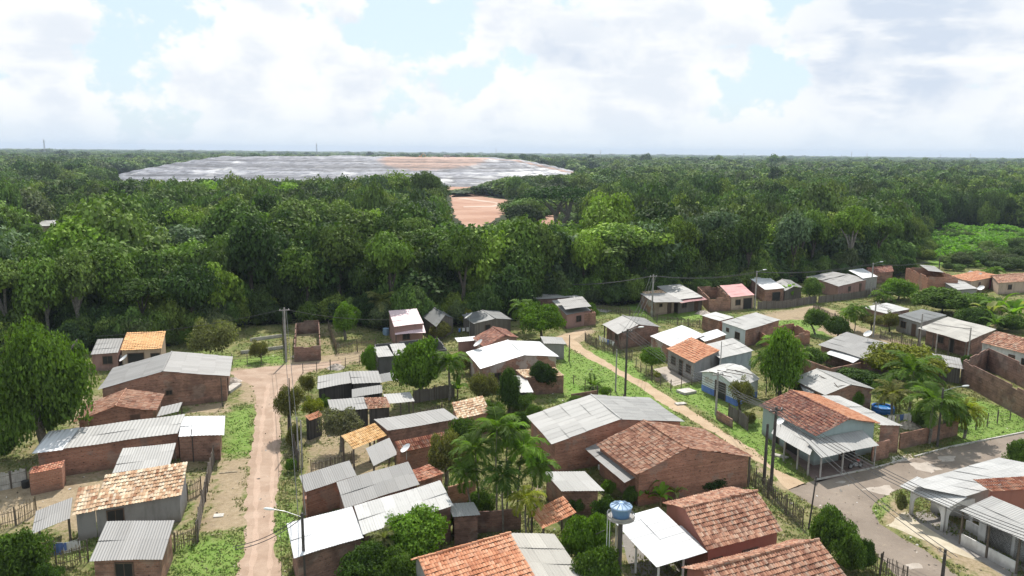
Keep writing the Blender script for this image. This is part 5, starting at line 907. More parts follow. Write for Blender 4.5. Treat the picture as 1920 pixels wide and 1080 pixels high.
# ================================================================ fences, walls, poles, cables and small things
def fence(label, pts, h, style, name='stick_fence', mat='stick', group='fences of the yards', cat='fence', ph=None):
    P = [G(*p) for p in pts]; cen = sum(P)/len(P); root = tag(empty(name, cen), label, cat, group); rs = np.random.default_rng(abs(int(pts[0][0]))); b = MB(); r = MB(); pm = ph or h+.15; posts = []
    for a, c in zip(P[:-1], P[1:]):
        L = np.linalg.norm(c-a); d = (c-a)/L; n = max(1, int(L/1.9))
        for i in range(n+1): posts.append(a+d*L*i/n+rs.normal(0, .03, 3)*(1, 1, 0))
        if style == 'sticks':
            k = int(L/.15)
            for i in range(k): p = a+d*(i+rs.uniform(.2, .8))*L/k; hh = h*rs.uniform(.82, 1.08); b.tube([p-(0, 0, .03), p+np.array((*(rs.normal(0, .035, 2)), hh))], .028, 4)
        elif style == 'boards':
            k = max(1, int(L/.17))
            for i in range(k): hh = h*rs.uniform(.9, 1.05); p = a+d*(i+.5)*L/k; b.box(p+np.array((0, 0, hh/2-.02)), L/k*.93, .025, hh, d); 
            for q in range(len(b.uv)-6*k, len(b.uv)): b.uv[q] = [(u+q//6*.17, v) for u, v in b.uv[q]]
        for z in ((.3, .62, .92) if style == 'wire' else (.3, .8)): 
            q0 = a+np.array((0, 0, h*z)); q1 = c+np.array((0, 0, h*z)); r.tube([q0, (q0+q1)/2-(0, 0, .03), q1], .018 if style == 'wire' else .028, 4)
    if b.f: b.build('pickets', MAT[mat], root, off=cen)
    r.build('rail', MAT['post'], root, off=cen)
    for i, p in enumerate(posts[:60]):
        m_ = MB(); m_.tube([p-(0, 0, .05), p+np.array((*(rs.normal(0, .03, 2)), pm*rs.uniform(.92, 1.08)))], [.06, .05], 5); m_.build('post', MAT['post'], root, off=cen)
    return root
fence('bamboo stick fence at the bottom left before the soil yard', [(-40,1002),(30,985),(70,962)], 1.5, 'sticks'); fence('grey board fence running along the left dirt road verge', [(402,866),(392,905),(380,960),(370,1016)], 1.7, 'boards', 'board_fence', 'wood'); fence('short bamboo fence right of the bleached tile house', [(352,938),(378,924)], 1.5, 'sticks'); fence('short bamboo fence right of the dotted grey roof hut', [(327,1034),(369,1018)], 1.5, 'sticks'); fence('bamboo fence with laundry left of the dotted roof hut', [(106,1070),(166,1054)], 1.6, 'sticks')
fence('dark post and wire fence before the weedy plot', [(436,684),(490,680),(536,676)], 1.3, 'wire', 'wire_fence'); fence('stick fence between weedy plot and brick ruin', [(536,676),(533,640),(530,606)], 1.4, 'sticks'); fence('rail fence between the dirt branch and the grey shack', [(568,700),(620,694),(700,678)], 1.3, 'wire', 'wire_fence'); fence('tall thin stick fence in front of the dry grass plot', [(634,664),(670,660),(704,656)], 1.7, 'sticks'); fence('leaning stick fence between brick ruin and dry plot', [(632,664),(616,618)], 1.5, 'sticks')
fence('grey board fence below the round tree of the enclosure', [(776,756),(815,750),(852,744)], 1.7, 'boards', 'board_fence', 'wood'); fence('post fence round the ash grey gable house', [(1097,640),(1118,652),(1150,664),(1185,676)], 1.5, 'sticks', 'stick_fence', 'post'); fence('post and wire fence round the salmon tiled house', [(1192,690),(1222,714),(1257,733),(1296,722)], 1.3, 'wire', 'wire_fence'); fence('grey board fence between emblem house and corner bar', [(1366,782),(1384,794),(1402,808)], 1.6, 'boards', 'board_fence', 'wood')
fence('dark picket fence along the end of the brown path', [(1392,892),(1440,934),(1475,966),(1504,990)], 1.6, 'sticks', 'picket_fence', 'post'); fence('dark picket fence below the bushes at the paved road', [(1612,1060),(1650,1078),(1700,1105)], 1.6, 'sticks', 'picket_fence', 'post'); fence('stick fence on the green slope before the beige house', [(1118,582),(1180,592),(1232,604),(1330,616)], 1.3, 'sticks', 'stick_fence', 'post'); fence('weathered board fence before the bright white roof', [(1420,580),(1470,578),(1530,568)], 1.6, 'boards', 'board_fence', 'wood'); fence('long grey board fence before the layered grey roofs', [(1534,568),(1590,562),(1645,554)], 1.5, 'boards', 'board_fence', 'wood')
fence('stick fence on the upper dirt street by the palms', [(1525,582),(1552,596),(1580,606)], 1.3, 'sticks', 'stick_fence', 'post'); fence('post fence in front of the dull blue grey roof', [(1650,634),(1690,646),(1728,660)], 1.4, 'sticks', 'stick_fence', 'post'); fence('rough post fence along the lawn and paved road', [(1790,816),(1830,806),(1870,794),(1940,776)], 1.4, 'wire', 'wire_fence'); fence('blackened board fence beside the left dirt road', [(546,816),(552,850),(560,884)], 1.8, 'boards', 'board_fence', 'darkwood'); fence('thin stick fence in the bare yard under the grey green tree', [(584,888),(620,880),(660,868)], 1.2, 'sticks', 'stick_fence', 'post'); fence('pale sheet panel fence behind the brick outhouse', [(-10,922),(22,916),(52,908)], 1.6, 'boards', 'panel_fence', 'slab'); fence('stick fence behind the open lean to', [(790,790),(830,776)], 1.4, 'sticks', 'stick_fence', 'post'); fence('wire fence in the grass below the grey plastered shed', [(1075,720),(1120,742),(1170,758),(1232,790)], 1.2, 'wire', 'wire_fence')
def bwall(label, pts, h, mat='brick', name='brick_wall', t_=.14):
    P = [G(*p) for p in pts]; cen = sum(P)/len(P); b = MB()
    for a, c in zip(P[:-1], P[1:]): b.box((a+c)/2+np.array((0, 0, h/2)), np.linalg.norm(c-a)+t_*.9, t_, h, c-a)
    o = b.build(name, MAT[mat], None, loc=cen, off=cen); return tag(o, label, 'wall', 'boundary walls')
bwall('pinkish brick boundary wall behind the paved road', [(1686,842),(1740,830),(1793,816)], 1.7); bwall('short brick wall between corner bar and gate', [(1634,866),(1664,858)], 1.9); bwall('brick garden wall in front of the speckled grey roof', [(1483,690),(1555,718),(1612,706)], 2.0); bwall('low brick wall before the emblem house fence', [(1344,786),(1372,802)], 1.0); bwall('red brick wall end beside the cream sheet roof', [(842,952),(890,938)], 1.9, 'brickred'); bwall('sooty wall behind the bright orange gable', [(850,1000),(920,998),(975,992)], 1.8, 'brickdark'); bwall('low dark masonry box in the long grass', [(1072,752),(1118,745)], .9, 'brickdark'); bwall('foundation course in the weedy plot nearest the fence', [(452,664),(530,654)], .5, 'slab', 'foundation_wall'); bwall('rear foundation course in the weedy plot', [(470,640),(528,632)], .5, 'slab', 'foundation_wall'); bwall('red tiled wall strip beside the long white roof', [(575,985),(577,935)], 2.3, 'brickred'); bwall('low white parapet of the grey veranda', [(1812,995),(1868,1025)], .9, 'whiteplaster', 'parapet_wall')
POLES = {}
def pole(key, label, px, py, top, mat='pole', r=.14, lamp=None, arm=False, name='utility_pole', cat='pole', lean=0):
    g = G(px, py); h = htop(g, top); tp = np.array((g[0]+lean, g[1], h)); root = tag(empty(name, g), label, cat, 'poles along the streets'); b = MB(); b.tube([g-(0, 0, .1), (g+tp)/2, tp], [r, r*.85, r*.7], 8); b.build('shaft', MAT[mat], root, off=g); POLES[key] = tp
    if arm:
        m_ = MB(); m_.box(tp-(0, 0, .35), 1.5, .1, .12, (1, .4, 0)); a = m_.build('crossarm', MAT[mat], root, off=g)
        for s in (-.6, 0, .6): k = MB(); q = tp-(0, 0, .35)+s*np.array((.93, .37, 0)); k.tube([q+(0, 0, .05), q+(0, 0, .2)], [.05, .04], 6); k.build('insulator', MAT['dish'], a, off=g)
    if lamp:
        sx_ = lamp*g[1]/FPX; e = tp+np.array((sx_, 0, .25)); m_ = MB(); m_.tube([tp-(0, 0, .3), tp+np.array((sx_*.6, 0, .12)), e], .026, 5); a = m_.build('lamp_arm', MAT['galv'], root, off=g)
        k = MB(); d = np.array((np.sign(lamp), 0, .1)); k.tube([e-d*.1, e+d*.15, e+d*.5, e+d*.62], [.05, .10, .09, .04], 8); k.build('lamp_head', MAT['lamp'], a, off=g)
    return root
pole('j', 'pale concrete pole at the dirt road junction', 537, 678, 577, 'concpole', .16, arm=True); pole('b', 'dark street lamp pole before the long white roof', 572, 1110, 962, 'pole', .13, lamp=-58, name='street_lamp', cat='street lamp'); pole('c', 'thin pole in front of the olive roadside tree', 547, 838, 709, 'pole', .07); pole('d', 'twin light poles behind the blackened fence, left one', 560, 872, 782, 'concpole', .09); pole('e', 'twin light poles behind the blackened fence, right one', 567, 878, 788, 'concpole', .09)
pole('p1', 'dark street lamp pole beside the brown path', 1172, 744, 617, 'pole', .15, lamp=22, arm=True, name='street_lamp', cat='street lamp'); pole('p2', 'shorter bare pole left of the street lamp by the brown path', 1154, 734, 655, 'concpole', .11); pole('p3', 'shorter of the two heavy dark poles at the path end', 1432, 908, 795, 'pole', .17); pole('p4', 'taller of the two heavy dark poles at the path end', 1445, 920, 763, 'pole', .17, arm=True); pole('p5', 'slanted thin pole at the corner of the picket fence', 1516, 992, 893, 'pole', .08, lean=.3); pole('p6', 'short dark stump pole on the sandy verge', 1766, 1092, 1030, 'pole', .14)
pole('u1', 'tall pale pole by the beige house', 1222, 594, 515, 'concpole', .18, arm=True); pole('u2', 'street lamp pole by the rose red house', 1415, 578, 508, 'concpole', .17, lamp=12, name='street_lamp', cat='street lamp'); pole('u3', 'street lamp pole by the layered grey roofs', 1632, 556, 493, 'concpole', .17, lamp=13, name='street_lamp', cat='street lamp'); pole('u4', 'pole in front of the roofless red house', 1758, 530, 484, 'pole', .16); pole('q1', 'street lamp pole among the coconut palms by the wall', 1757, 838, 728, 'pole', .13, lamp=38, name='street_lamp', cat='street lamp')
pole('m1', 'pole at the upper dirt street before the dirty hut roof', 1637, 632, 566, 'concpole', .15, arm=True); pole('m2', 'pole in front of the dull blue grey house', 1724, 650, 588, 'concpole', .15); pole('m3', 'pole at the left of the open veranda', 1754, 664, 626, 'concpole', .12); pole('m4', 'pole at the right corner of the open veranda', 1814, 676, 614, 'concpole', .13); pole('e1', 'pale pole with crossarm before the emblem house', 1342, 778, 697, 'concpole', .15, arm=True); pole('l1', 'thin dark pole before the long red brick house', 363, 866, 805, 'pole', .06); pole('l2', 'leaning thin pole at the corner of the grey roofed brick house', 417, 762, 708, 'pole', .07); pole('t1', 'thin post at the turn of the brown path', 1067, 678, 628, 'post', .1); pole('r0', 'pole behind the stacked grey roofs', 1007, 572, 528, 'concpole', .12); pole('w1', 'thin pole on the right of the grey panel roof', 1349, 716, 640, 'concpole', .08)
def cable(label, a, c, sag=.6, n=3, r=.028):
    P = POLES[a] if isinstance(a, str) else np.array(a, float); Q = POLES[c] if isinstance(c, str) else np.array(c, float); d = Q-P; sv_ = np.cross(d/np.linalg.norm(d), (0, 0, 1.)); b = MB(); k = 12
    for i in range(n): o_ = sv_*(i-(n-1)/2)*.5-(0, 0, .2); b.tube([P+o_+d*t_/k-np.array((0, 0, sag*4*(t_/k)*(1-t_/k))) for t_ in range(k+1)], r, 4, cap=False)
    return tag(b.build('power_cable', MAT['cable'], None, loc=(P+Q)/2, off=(P+Q)/2), label, 'power cable', 'power cables')
cable('cables from the junction pole down the left dirt road', 'j', 'b', 1.0, 2); cable('cable from the junction pole toward the orange tiled house', 'j', G(180,628,5), .6, 1); cable('cable from the junction pole to the pink roofed house', 'j', G(735,597,4), .5, 1); cable('cables from the path lamp to the tall dark poles', 'p1', 'p4', 1.0, 4); cable('cables from the path lamp to the pole by the beige house', 'p1', 'u1', 1.0, 3); cable('cables along the far houses by the rose red roof', 'u1', 'u2', .8, 3); cable('cables along the far houses by the layered roofs', 'u2', 'u3', .8, 3); cable('cables along the far houses by the red shell', 'u3', 'u4', .8, 2); cable('cables leaving the beige house pole toward the wood edge', 'u1', 'r0', .9, 3); cable('four cables crossing the paved junction to the right', 'p4', G(1960,1010,5.5), .9, 4); cable('cable from the slanted pole across the paved junction', 'p4', G(1790,1040,4.4), .6, 2); cable('cable from the lower street lamp across the dirt road', 'b', G(440,1022,4.4), .4, 2); cable('cable from the emblem house pole to the tall dark poles', 'e1', 'p4', .8, 2); cable('cables above the upper dirt street', 'm1', 'm4', .8, 2)
def dish(label, px, py, z, d=1.3, az=2.5, mast=1.2, name='satellite_dish'):
    c = G(px, py, z); root = tag(empty(name, c-(0, 0, mast)), label, 'satellite dish', 'satellite dishes'); az -= 3.6; ax = np.array((math.cos(az)*.6, math.sin(az)*.6, .80)); ax /= np.linalg.norm(ax); u = np.cross(ax, (0, 0, 1.)); u /= np.linalg.norm(u); v = np.cross(ax, u); b = MB(); o_ = c-(0, 0, mast); Rn, K = 4, 16; P = lambda i, k: c+(u*math.cos(6.2832*k/K)+v*math.sin(6.2832*k/K))*d/2*i/Rn+ax*.16*d*(i/Rn)**2
    for i in range(Rn):
        for k in range(K): b.face([P(i, k), P(i+1, k), P(i+1, k+1), P(i, k+1)] if i else [c, P(1, k), P(1, k+1)])
    b.build('reflector', MAT['dish'], root, off=o_, smooth=True); m_ = MB(); m_.tube([c-(0, 0, mast+.03), c-ax*.05], .035, 6); m_.build('mast', MAT['galv'], root, off=o_); f = MB(); f.tube([P(4, 4), c+ax*d*.45], .015, 4); f.tube([c+ax*d*.4, c+ax*d*.5], .05, 6); f.build('feed_arm', MAT['galv'], root, off=o_); return root
dish('white dish on the gable wall of the grey roofed brick house', 281, 725, 2.6, 1.1, .6, 2.5); dish('white dish on the ridge side before the orange tiled house', 233, 673, 3.9, 1.2, 1.0, 1.0); dish('large white dish at the corner of the streaked red roof', 762, 842, 3.4, 1.05, .9, 1.0); dish('white dish left of the dark olive grey hut', 880, 594, 3.6, 1.6, .4, 3.6); dish('white dish beside the dark red tile gable', 898, 645, 3.9, 1.5, .7, 1.2); dish('white dish behind the worn speckled grey roof', 1628, 627, 4.0, 1.3, .8, 1.2); dish('white dish behind the bananas at the pale gable hut', 1840, 541, 3.2, 1.4, .8, 3.2); dish('small white dish on the dark slope of the corner bar', 1464, 791, 4.0, .9, .8, .5)
# water tank on its pole
wt = G(1164, 968, 6.3); g = np.array((wt[0], wt[1], 0)); root = tag(empty('water_tower', g), 'blue round water tank with ribbed lid standing on a tall dark pole', 'water tower'); z = 6.3
b = MB(); b.tube([g-(0, 0, .1), g+(0, 0, z-.12)], [.2, .15], 10); b.build('pole', MAT['pole'], root, off=g); b = MB(); b.tube([g+(0, 0, z-.12), g+(0, 0, z)], .92, 24); b.build('platform', MAT['concpole'], root, off=g)
b = MB(); b.tube([g+(0, 0, z+.05), g+(0, 0, z+.18)], [.94, .94], 24, cap=False); b.build('platform_rim', MAT['concpole'], root, off=g)
b = MB(); b.tube([g+(0, 0, z+.02), g+(0, 0, z+.3), g+(0, 0, z+.32), g+(0, 0, z+.62), g+(0, 0, z+.66)], [.56, .61, .63, .68, .70], 28); tk = b.build('tank', MAT['tank'], root, off=g, smooth=False)
b = MB(); b.tube([g+(0, 0, z+.66), g+(0, 0, z+.74), g+(0, 0, z+.78), g+(0, 0, z+.95), g+(0, 0, z+1.0)], [.74, .74, .68, .2, .11], 28)
for i in range(12): a = 6.283*i/12; d = np.array((math.cos(a), math.sin(a), 0)); b.tube([g+d*.70+(0, 0, z+.78), g+d*.2+(0, 0, z+.98)], .03, 4)
b.build('lid', MAT['tanklid'], tk, off=g)
for dx, dy in ((-.72, -.1), (-.86, .15)): b = MB(); b.tube([g+(dx, dy, .0), g+(dx, dy, z+.3), g+(dx*.9, dy, z+.42)], .024, 6); b.build('pipe', MAT['whitepipe'], root, off=g)
# garden pool
c = G(1655, 772); root = tag(empty('inflatable_pool', c), 'bright blue round garden pool behind the corner bar', 'pool'); b = MB(); b.tube([c+(0, 0, .0), c+(0, 0, .35), c+(0, 0, .62)], [1.25, 1.3, 1.2], 22, cap=False); b.build('side', MAT['pool'], root, off=c); b = MB(); K = 22
for k in range(K): a0_, a1_ = 6.2832*k/K, 6.2832*(k+1)/K; f_ = lambda a, r_: c+np.array((r_*math.cos(a), r_*math.sin(a), .5)); b.face([c+(0, 0, .5), f_(a0_, 1.19), f_(a1_, 1.19)])
b.build('water', MAT['water'], root, off=c); b = MB(); b.tube([c+np.array((1.2*math.cos(6.2832*k/18), 1.2*math.sin(6.2832*k/18), .63)) for k in range(19)], .12, 7, cap=False); b.build('rim', MAT['pool'], root, off=c)
def table_pile(label, px, py, name, cat, parts): 
    c = G(px, py); root = tag(empty(name, c), label, cat)
    for nm, mat, fn in parts: b = MB(); fn(b, c); b.build(nm, MAT[mat], root, off=c)
    return root
# motorcycle under the bar veranda
mc = G(1604, 878); root = tag(empty('motorcycle', mc), 'black motorcycle parked in the shade of the bar veranda', 'motorcycle'); u = np.array((.93, .36, 0)); side = np.array((-.36, .93, 0))
for s in (-.62, .62): b = MB(); q = mc+u*s+(0, 0, .3); b.tube([q+(u*math.cos(6.2832*k/16)+np.array((0, 0, math.sin(6.2832*k/16))))*.26 for k in range(17)], .055, 6, cap=False); w_ = b.build('wheel', MAT['black'], root, off=mc); b = MB(); b.tube([q-side*.05, q+side*.05], .16, 10); b.build('hub', MAT['galv'], w_, off=mc)
b = MB(); b.tube([mc+u*-.62+(0, 0, .3), mc+u*-.2+(0, 0, .5), mc+u*.35+(0, 0, .75), mc+u*.62+(0, 0, .3)], .04, 6); b.box(mc+u*.0+(0, 0, .4), .4, .22, .3, u); b.build('frame', MAT['galv'], root, off=mc); b = MB(); b.tube([mc+u*.05+(0, 0, .72), mc+u*.2+(0, 0, .8), mc+u*.38+(0, 0, .78)], [.1, .15, .08], 8); b.build('fuel_tank', MAT['red'], root, off=mc); b = MB(); b.tube([mc+u*-.6+(0, 0, .78), mc+u*-.3+(0, 0, .74), mc+u*.05+(0, 0, .74)], [.09, .12, .1], 8); b.build('seat', MAT['black'], root, off=mc); b = MB(); b.tube([mc+u*.42+side*-.35+(0, 0, 1.0), mc+u*.48+(0, 0, .95), mc+u*.42+side*.35+(0, 0, 1.0)], .025, 6); b.build('handlebar', MAT['galv'], root, off=mc)
# firewood, slabs, boards, barrels, laundry, tyres
def plank(label, px, py, l, w_, t_, az, mat='slab', name='plank', cat='plank', z=0):
    c = G(px, py, z); b = MB(); b.box(c+(0, 0, t_/2+.004), l, w_, t_, (math.cos(az), math.sin(az), 0)); return tag(b.build(name, MAT[mat], None, loc=c, off=c), label, cat)
rs = np.random.default_rng(5)
for i in range(14): c = G(1008+rs.uniform(-6, 6), 940+rs.uniform(-5, 5)); a = rs.uniform(1.2, 1.9); d = np.array((math.cos(a), math.sin(a), .25))*rs.uniform(.8, 1.3); b = MB(); c = c+(0, 0, .08+.07*i); b.tube([c-d*.8, c+d*.8], .06, 6); tag(b.build('firewood_log', MAT['stick'], None, loc=c, off=c), 'split log in the firewood heap beside the brick shed', 'log', 'logs of the firewood heap')
plank('pale concrete bench slab beside the grey roofed brick house', 435, 730, 3.4, 1.1, .35, 1.5, name='concrete_slab', cat='slab'); plank('square concrete well cover on the lawn by the salmon house', 1287, 736, 2.0, 1.6, .3, .5, name='well_cover', cat='well cover'); plank('broken slab on the verge of the brown path', 1276, 758, 1.3, .7, .15, .3, name='concrete_slab', cat='slab'); plank('loose board on the dry verge near the top', 428, 886, 1.6, .25, .05, .25, 'stick'); plank('square board on the dry verge near the middle', 410, 967, .8, .6, .06, .2, 'slab'); plank('white sheet lying beside the stacked grey roofs', 1122, 582, 4.5, 2.2, .08, -.5, 'whiteplaster', 'metal_sheet', 'sheet'); plank('pale plank bridge at the gate of the bar', 1462, 856, 1.6, .6, .12, -.7, 'slab')
for px, py, l in ((436, 716, 'pale rubble heap by the end of the dirt road'), (566, 668, 'white rubble heap before the brick ruin'), (630, 690, 'grey stone heap behind the rail fence'), (1318, 588, 'reddish earth heap before the awning house'), (1705, 800, 'pale sand heap behind the bar')):
    c = G(px, py); rs = np.random.default_rng(px); b = MB(); K = 16; R0 = rs.uniform(1.0, 1.6); rings = [[c+np.array((math.cos(6.2832*k/K), math.sin(6.2832*k/K), 0))*R0*f*rs.uniform(.85, 1.1)+(0, 0, zz*rs.uniform(.8, 1.15)) for k in range(K)] for f, zz in ((1, 0), (.75, .25), (.4, .5), (.12, .58))]
    for i in range(3):
        for k in range(K): b.face([rings[i][k], rings[i][(k+1) % K], rings[i+1][(k+1) % K], rings[i+1][k]])
    b.face(rings[3]); tag(b.build('rubble_heap', MAT['rubble'], None, loc=c, off=c), l, 'rubble heap', 'heaps of rubble and earth')
for px, py, l, mt, r_, h_ in ((724, 628, 'pale blue water drum left of the pink roofed house', 'tanklid', .55, 1.1), (626, 946, 'black water barrel between the two grey roofs', 'black', .4, .9), (49, 914, 'black drum beside the brick outhouse', 'black', .35, .6), (1126, 880, 'white bucket under the grey lean to roof', 'whitepipe', .25, .4), (1233, 714, 'green potted bush on the concrete yard', 'beige', .3, .4)):
    c = G(px, py); root = tag(empty('water_drum' if 'drum' in l or 'barrel' in l else 'bucket' if 'bucket' in l else 'plant_pot', c), l, 'drum' if 'drum' in l or 'barrel' in l else 'bucket' if 'bucket' in l else 'plant pot'); b = MB(); b.tube([c+(0, 0, .005), c+(0, 0, h_*.5), c+(0, 0, h_)], [r_*.9, r_, r_*.92], 14); b.build('body', MAT[mt], root, off=c); b = MB(); b.tube([c+np.array((r_*.95*math.cos(6.2832*k/14), r_*.95*math.sin(6.2832*k/14), h_)) for k in range(15)], .03, 5, cap=False); b.build('rim', MAT[mt], root, off=c)
    if 'potted' in l: k = link('foliage', NEARC['bush'], root, (0, 0, .35), 0, (.6, .6, .8)); k.color = (*TINT['yellow green'], 1)
def laundry(label, p, q, z, n, seed):
    a = G(*p); c = G(*q); a[2] = c[2] = z; cen = (a+c)/2-(0, 0, z); root = tag(empty('laundry_line', cen), label, 'laundry line'); b = MB(); b.tube([a, (a+c)/2-(0, 0, .12), c], .012, 4); b.build('rope', MAT['whitepipe'], root, off=cen); rs = np.random.default_rng(seed); d = (c-a)/np.linalg.norm(c-a); L = np.linalg.norm(c-a)
    for e in (a, c): b = MB(); b.tube([e*(1, 1, 0), e+(0, 0, .1)], .05, 6); b.build('post', MAT['post'], root, off=cen)
    for i in range(n): b = MB(); w_ = rs.uniform(.35, .6); h_ = rs.uniform(.5, .9); p0 = a+d*L*(i+.5)/n-d*w_/2-(0, 0, .1); k = 5; nv = np.cross(d, (0, 0, 1.)); [b.face([p0+d*w_*j/k+nv*.04*math.sin(j*2), p0+d*w_*(j+1)/k+nv*.04*math.sin(j*2+2), p0+d*w_*(j+1)/k+nv*.07*math.sin(j*2+2)-(0, 0, h_), p0+d*w_*j/k+nv*.07*math.sin(j*2)-(0, 0, h_)]) for j in range(k)]; b.build('garment', MAT[['cloth1', 'cloth2', 'galv', 'cloth2'][int(rs.integers(4))]], root, off=cen)
laundry('laundry line left of the dotted grey roof hut', (106,1058), (150,1052), 1.7, 5, 1); laundry('blue and white washing on the porch of the ash grey gable house', (1122,646), (1152,658), 1.5, 6, 2); laundry('washing hung before the boarded hut fence', (858,632), (888,628), 1.5, 4, 3); laundry('dark washing behind the corner bar near the pool', (1662,806), (1708,800), 1.7, 6, 4); laundry('washing in the shade below the white veranda', (1250,1068), (1272,1058), 1.8, 4, 6)
# ---------------- things far off: masts on the horizon, machines on the landfill
def mast(label, px, top, D0, w_, pylon=False):
    d = MCn @ np.array((px-960, -(HOR-540), -FPX)); g = np.array((d[0]/d[1]*D0, D0, 0)); h = htop2(g, top); root = tag(empty('lattice_mast' if not pylon else 'power_pylon', g), label, 'mast' if not pylon else 'pylon', 'masts on the horizon'); b = MB(); n = 8
    cr = lambda z_: [g+np.array((sx_*w_*(1-z_/h*.75), sy_*w_*(1-z_/h*.75), z_)) for sx_, sy_ in ((-1, -1), (1, -1), (1, 1), (-1, 1))]
    for k in range(4): b.tube([cr(0)[k], cr(h*.98)[k]], w_*.16, 4)
    for i in range(n):
        A, B_ = cr(h*i/n*.98), cr(h*(i+1)/n*.98)
        for k in range(4): b.tube([A[k], B_[(k+1) % 4]], w_*.08, 3)
    b.build('lattice', MAT['galv'], root, off=g)
    if pylon:
        b = MB(); [b.box(g+(0, 0, h*f), w_*7, w_*.4, w_*.3) for f in (.78, .9)]; b.build('crossarm', MAT['galv'], root, off=g)
    else: b = MB(); b.tube([g+(0, 0, h*.96), g+(0, 0, h*1.06)], w_*.12, 4); b.tube([g+(0, 0, h*.8), g+(0, 0, h*.9)], w_*.55, 8); b.build('antenna', MAT['galv'], root, off=g)
def htop2(g, py): 
    lo, hi = 0, 300.0
    for _ in range(40):
        m_ = (lo+hi)/2
        if PJ((g[0], g[1], m_))[0, 1] > py: lo = m_
        else: hi = m_
    return lo
for px, tp, D0, w_, pl, l in ((84,261,2600,2.6,0,'tall lattice mast on the horizon at the far left'),(594,268,3000,2.4,0,'thin mast on the horizon above the landfill'),(930,278,3200,2.0,0,'short mast right of the landfill top'),(1126,281,3000,1.6,1,'square headed pylon near the horizon centre'),(1395,287,3200,1.5,1,'pylon on the horizon above the umbrella trees'),(1597,284,3000,1.2,1,'tallest pylon of the row on the right horizon'),(1626,287,3200,1.1,1,'second pylon of the row on the right horizon'),(1579,290,3000,1.0,1,'small crooked pylon left of the tallest one'),(1764,289,3400,1.0,1,'pylon right of the gap on the right horizon'),(1820,288,3300,1.1,1,'last pylon on the right horizon')): mast(l, px, tp, D0, w_, pl)
def zmound(x, y): i = np.clip(np.searchsorted(my, y), 0, len(my)-1); j = np.clip(np.searchsorted(mx, x), 0, len(mx)-1); return max(0, ZM[i, j])
for px, y_, l, kind in ((788, 1080, 'yellow grey excavator on top of the landfill', 'e'), (736, 1060, 'white site shelter on top of the landfill', 's'), (815, 1070, 'small white truck on the landfill', 't'), (850, 1060, 'dark truck on the red landfill track', 't'), (838, 1000, 'white truck below the red heap on the landfill', 't')):
    d = MCn @ np.array((px-960, -(300-540), -FPX)); x_ = d[0]/d[1]*y_; c = np.array((x_, y_, zmound(x_, y_)+.3)); root = tag(empty({'e': 'excavator', 's': 'site_shelter', 't': 'truck'}[kind], c), l, {'e': 'excavator', 's': 'shelter', 't': 'truck'}[kind])
    def P(nm, mt, *bx): b = MB(); [b.box(c+np.array(o_), *s_) for o_, s_ in bx]; b.build(nm, MAT[mt], root, off=c)
    if kind == 'e': P('body', 't_new', ((0, 0, 2), (4, 3, 1.8))); P('cab', 'galv', ((-1, 0, 3.6), (1.6, 1.8, 1.5))); P('track', 'black', ((0, -1.3, .5), (5, .8, 1)), ((0, 1.3, .5), (5, .8, 1))); b = MB(); b.tube([c+(1, 0, 2.6), c+(4, 0, 6.5), c+(7, 0, 4), c+(7.2, 0, 1.5)], .4, 6); b.build('boom', MAT['t_new'], root, off=c)
    elif kind == 's': P('roof', 'white', ((0, 0, 3.6), (9, 4, .3))); P('post', 'galv', *[((sx_, sy_, 1.7), (.3, .3, 3.4)) for sx_ in (-4, 4) for sy_ in (-1.6, 1.6)])
    else: P('cab', 'white' if 'white' in l else 'black', ((-3, 0, 1.8), (2, 2.4, 2.2))); P('body', 'lightgrey' if 'white' in l else 'darkgrey', ((1, 0, 2.1), (5, 2.5, 2.2))); P('wheels', 'black', *[((sx_, sy_, .45), (1, .4, .9)) for sx_ in (-3, .5, 2.5) for sy_ in (-1.1, 1.1)])
# ---------------- grass tufts: one mass
rt = np.random.default_rng(12); n = 190000; Dt = 48*(4.6**rt.uniform(0, 1, n)); px_ = rt.uniform(-80, 2000, n); tx = (px_-960)/FPX*Dt*1.03; ty = Dt
ii_ = np.clip(np.searchsorted(gy, ty), 0, shp[0]-1); jj_ = np.clip(np.searchsorted(gx, tx), 0, shp[1]-1); sl_ = soilG[ii_, jj_]; lu_ = lushG[ii_, jj_]
ok = (sl_ < .55) & (ty < np.interp(tx, eg[:, 0], eg[:, 1])+8) & (rt.uniform(0, 1, n) > np.maximum(sl_*1.35-.02, lu_*.6)) & (fbm(tx*.6, ty*.6, 31)+lu_*.25 > .40)
roads = [[(424,1120),(445,1080),(460,1015),(462,922),(472,835),(480,765),(474,722),(428,697),(480,690),(565,681),(640,676),(640,684),(568,700),(553,720),(524,765),(526,800),(527,872),(519,930),(514,985),(517,1035),(531,1060),(534,1120)], [(1042,632),(1100,671),(1165,706),(1235,753),(1322,803),(1395,850),(1477,918),(1512,908),(1455,880),(1345,803),(1285,762),(1210,716),(1135,676),(1077,636)], PAVE, [(1440,812),(1530,905),(1645,876),(1600,850),(1530,850)], [(1225,692),(1250,687),(1295,716),(1262,724)]]
for q in roads: ok &= ~inpoly(tx, ty, gpoly(q))
tx, ty, lu_ = tx[ok], ty[ok], lu_[ok]; n = len(tx); hgt = rt.uniform(.05, .18, n)*(1-lu_*.45)*(1+.5*(fbm(tx*.3, ty*.3, 9)-.3)); az = rt.uniform(0, 6.28, n); wd = rt.uniform(.04, .11, n)*np.maximum(1, ty/90); V = []
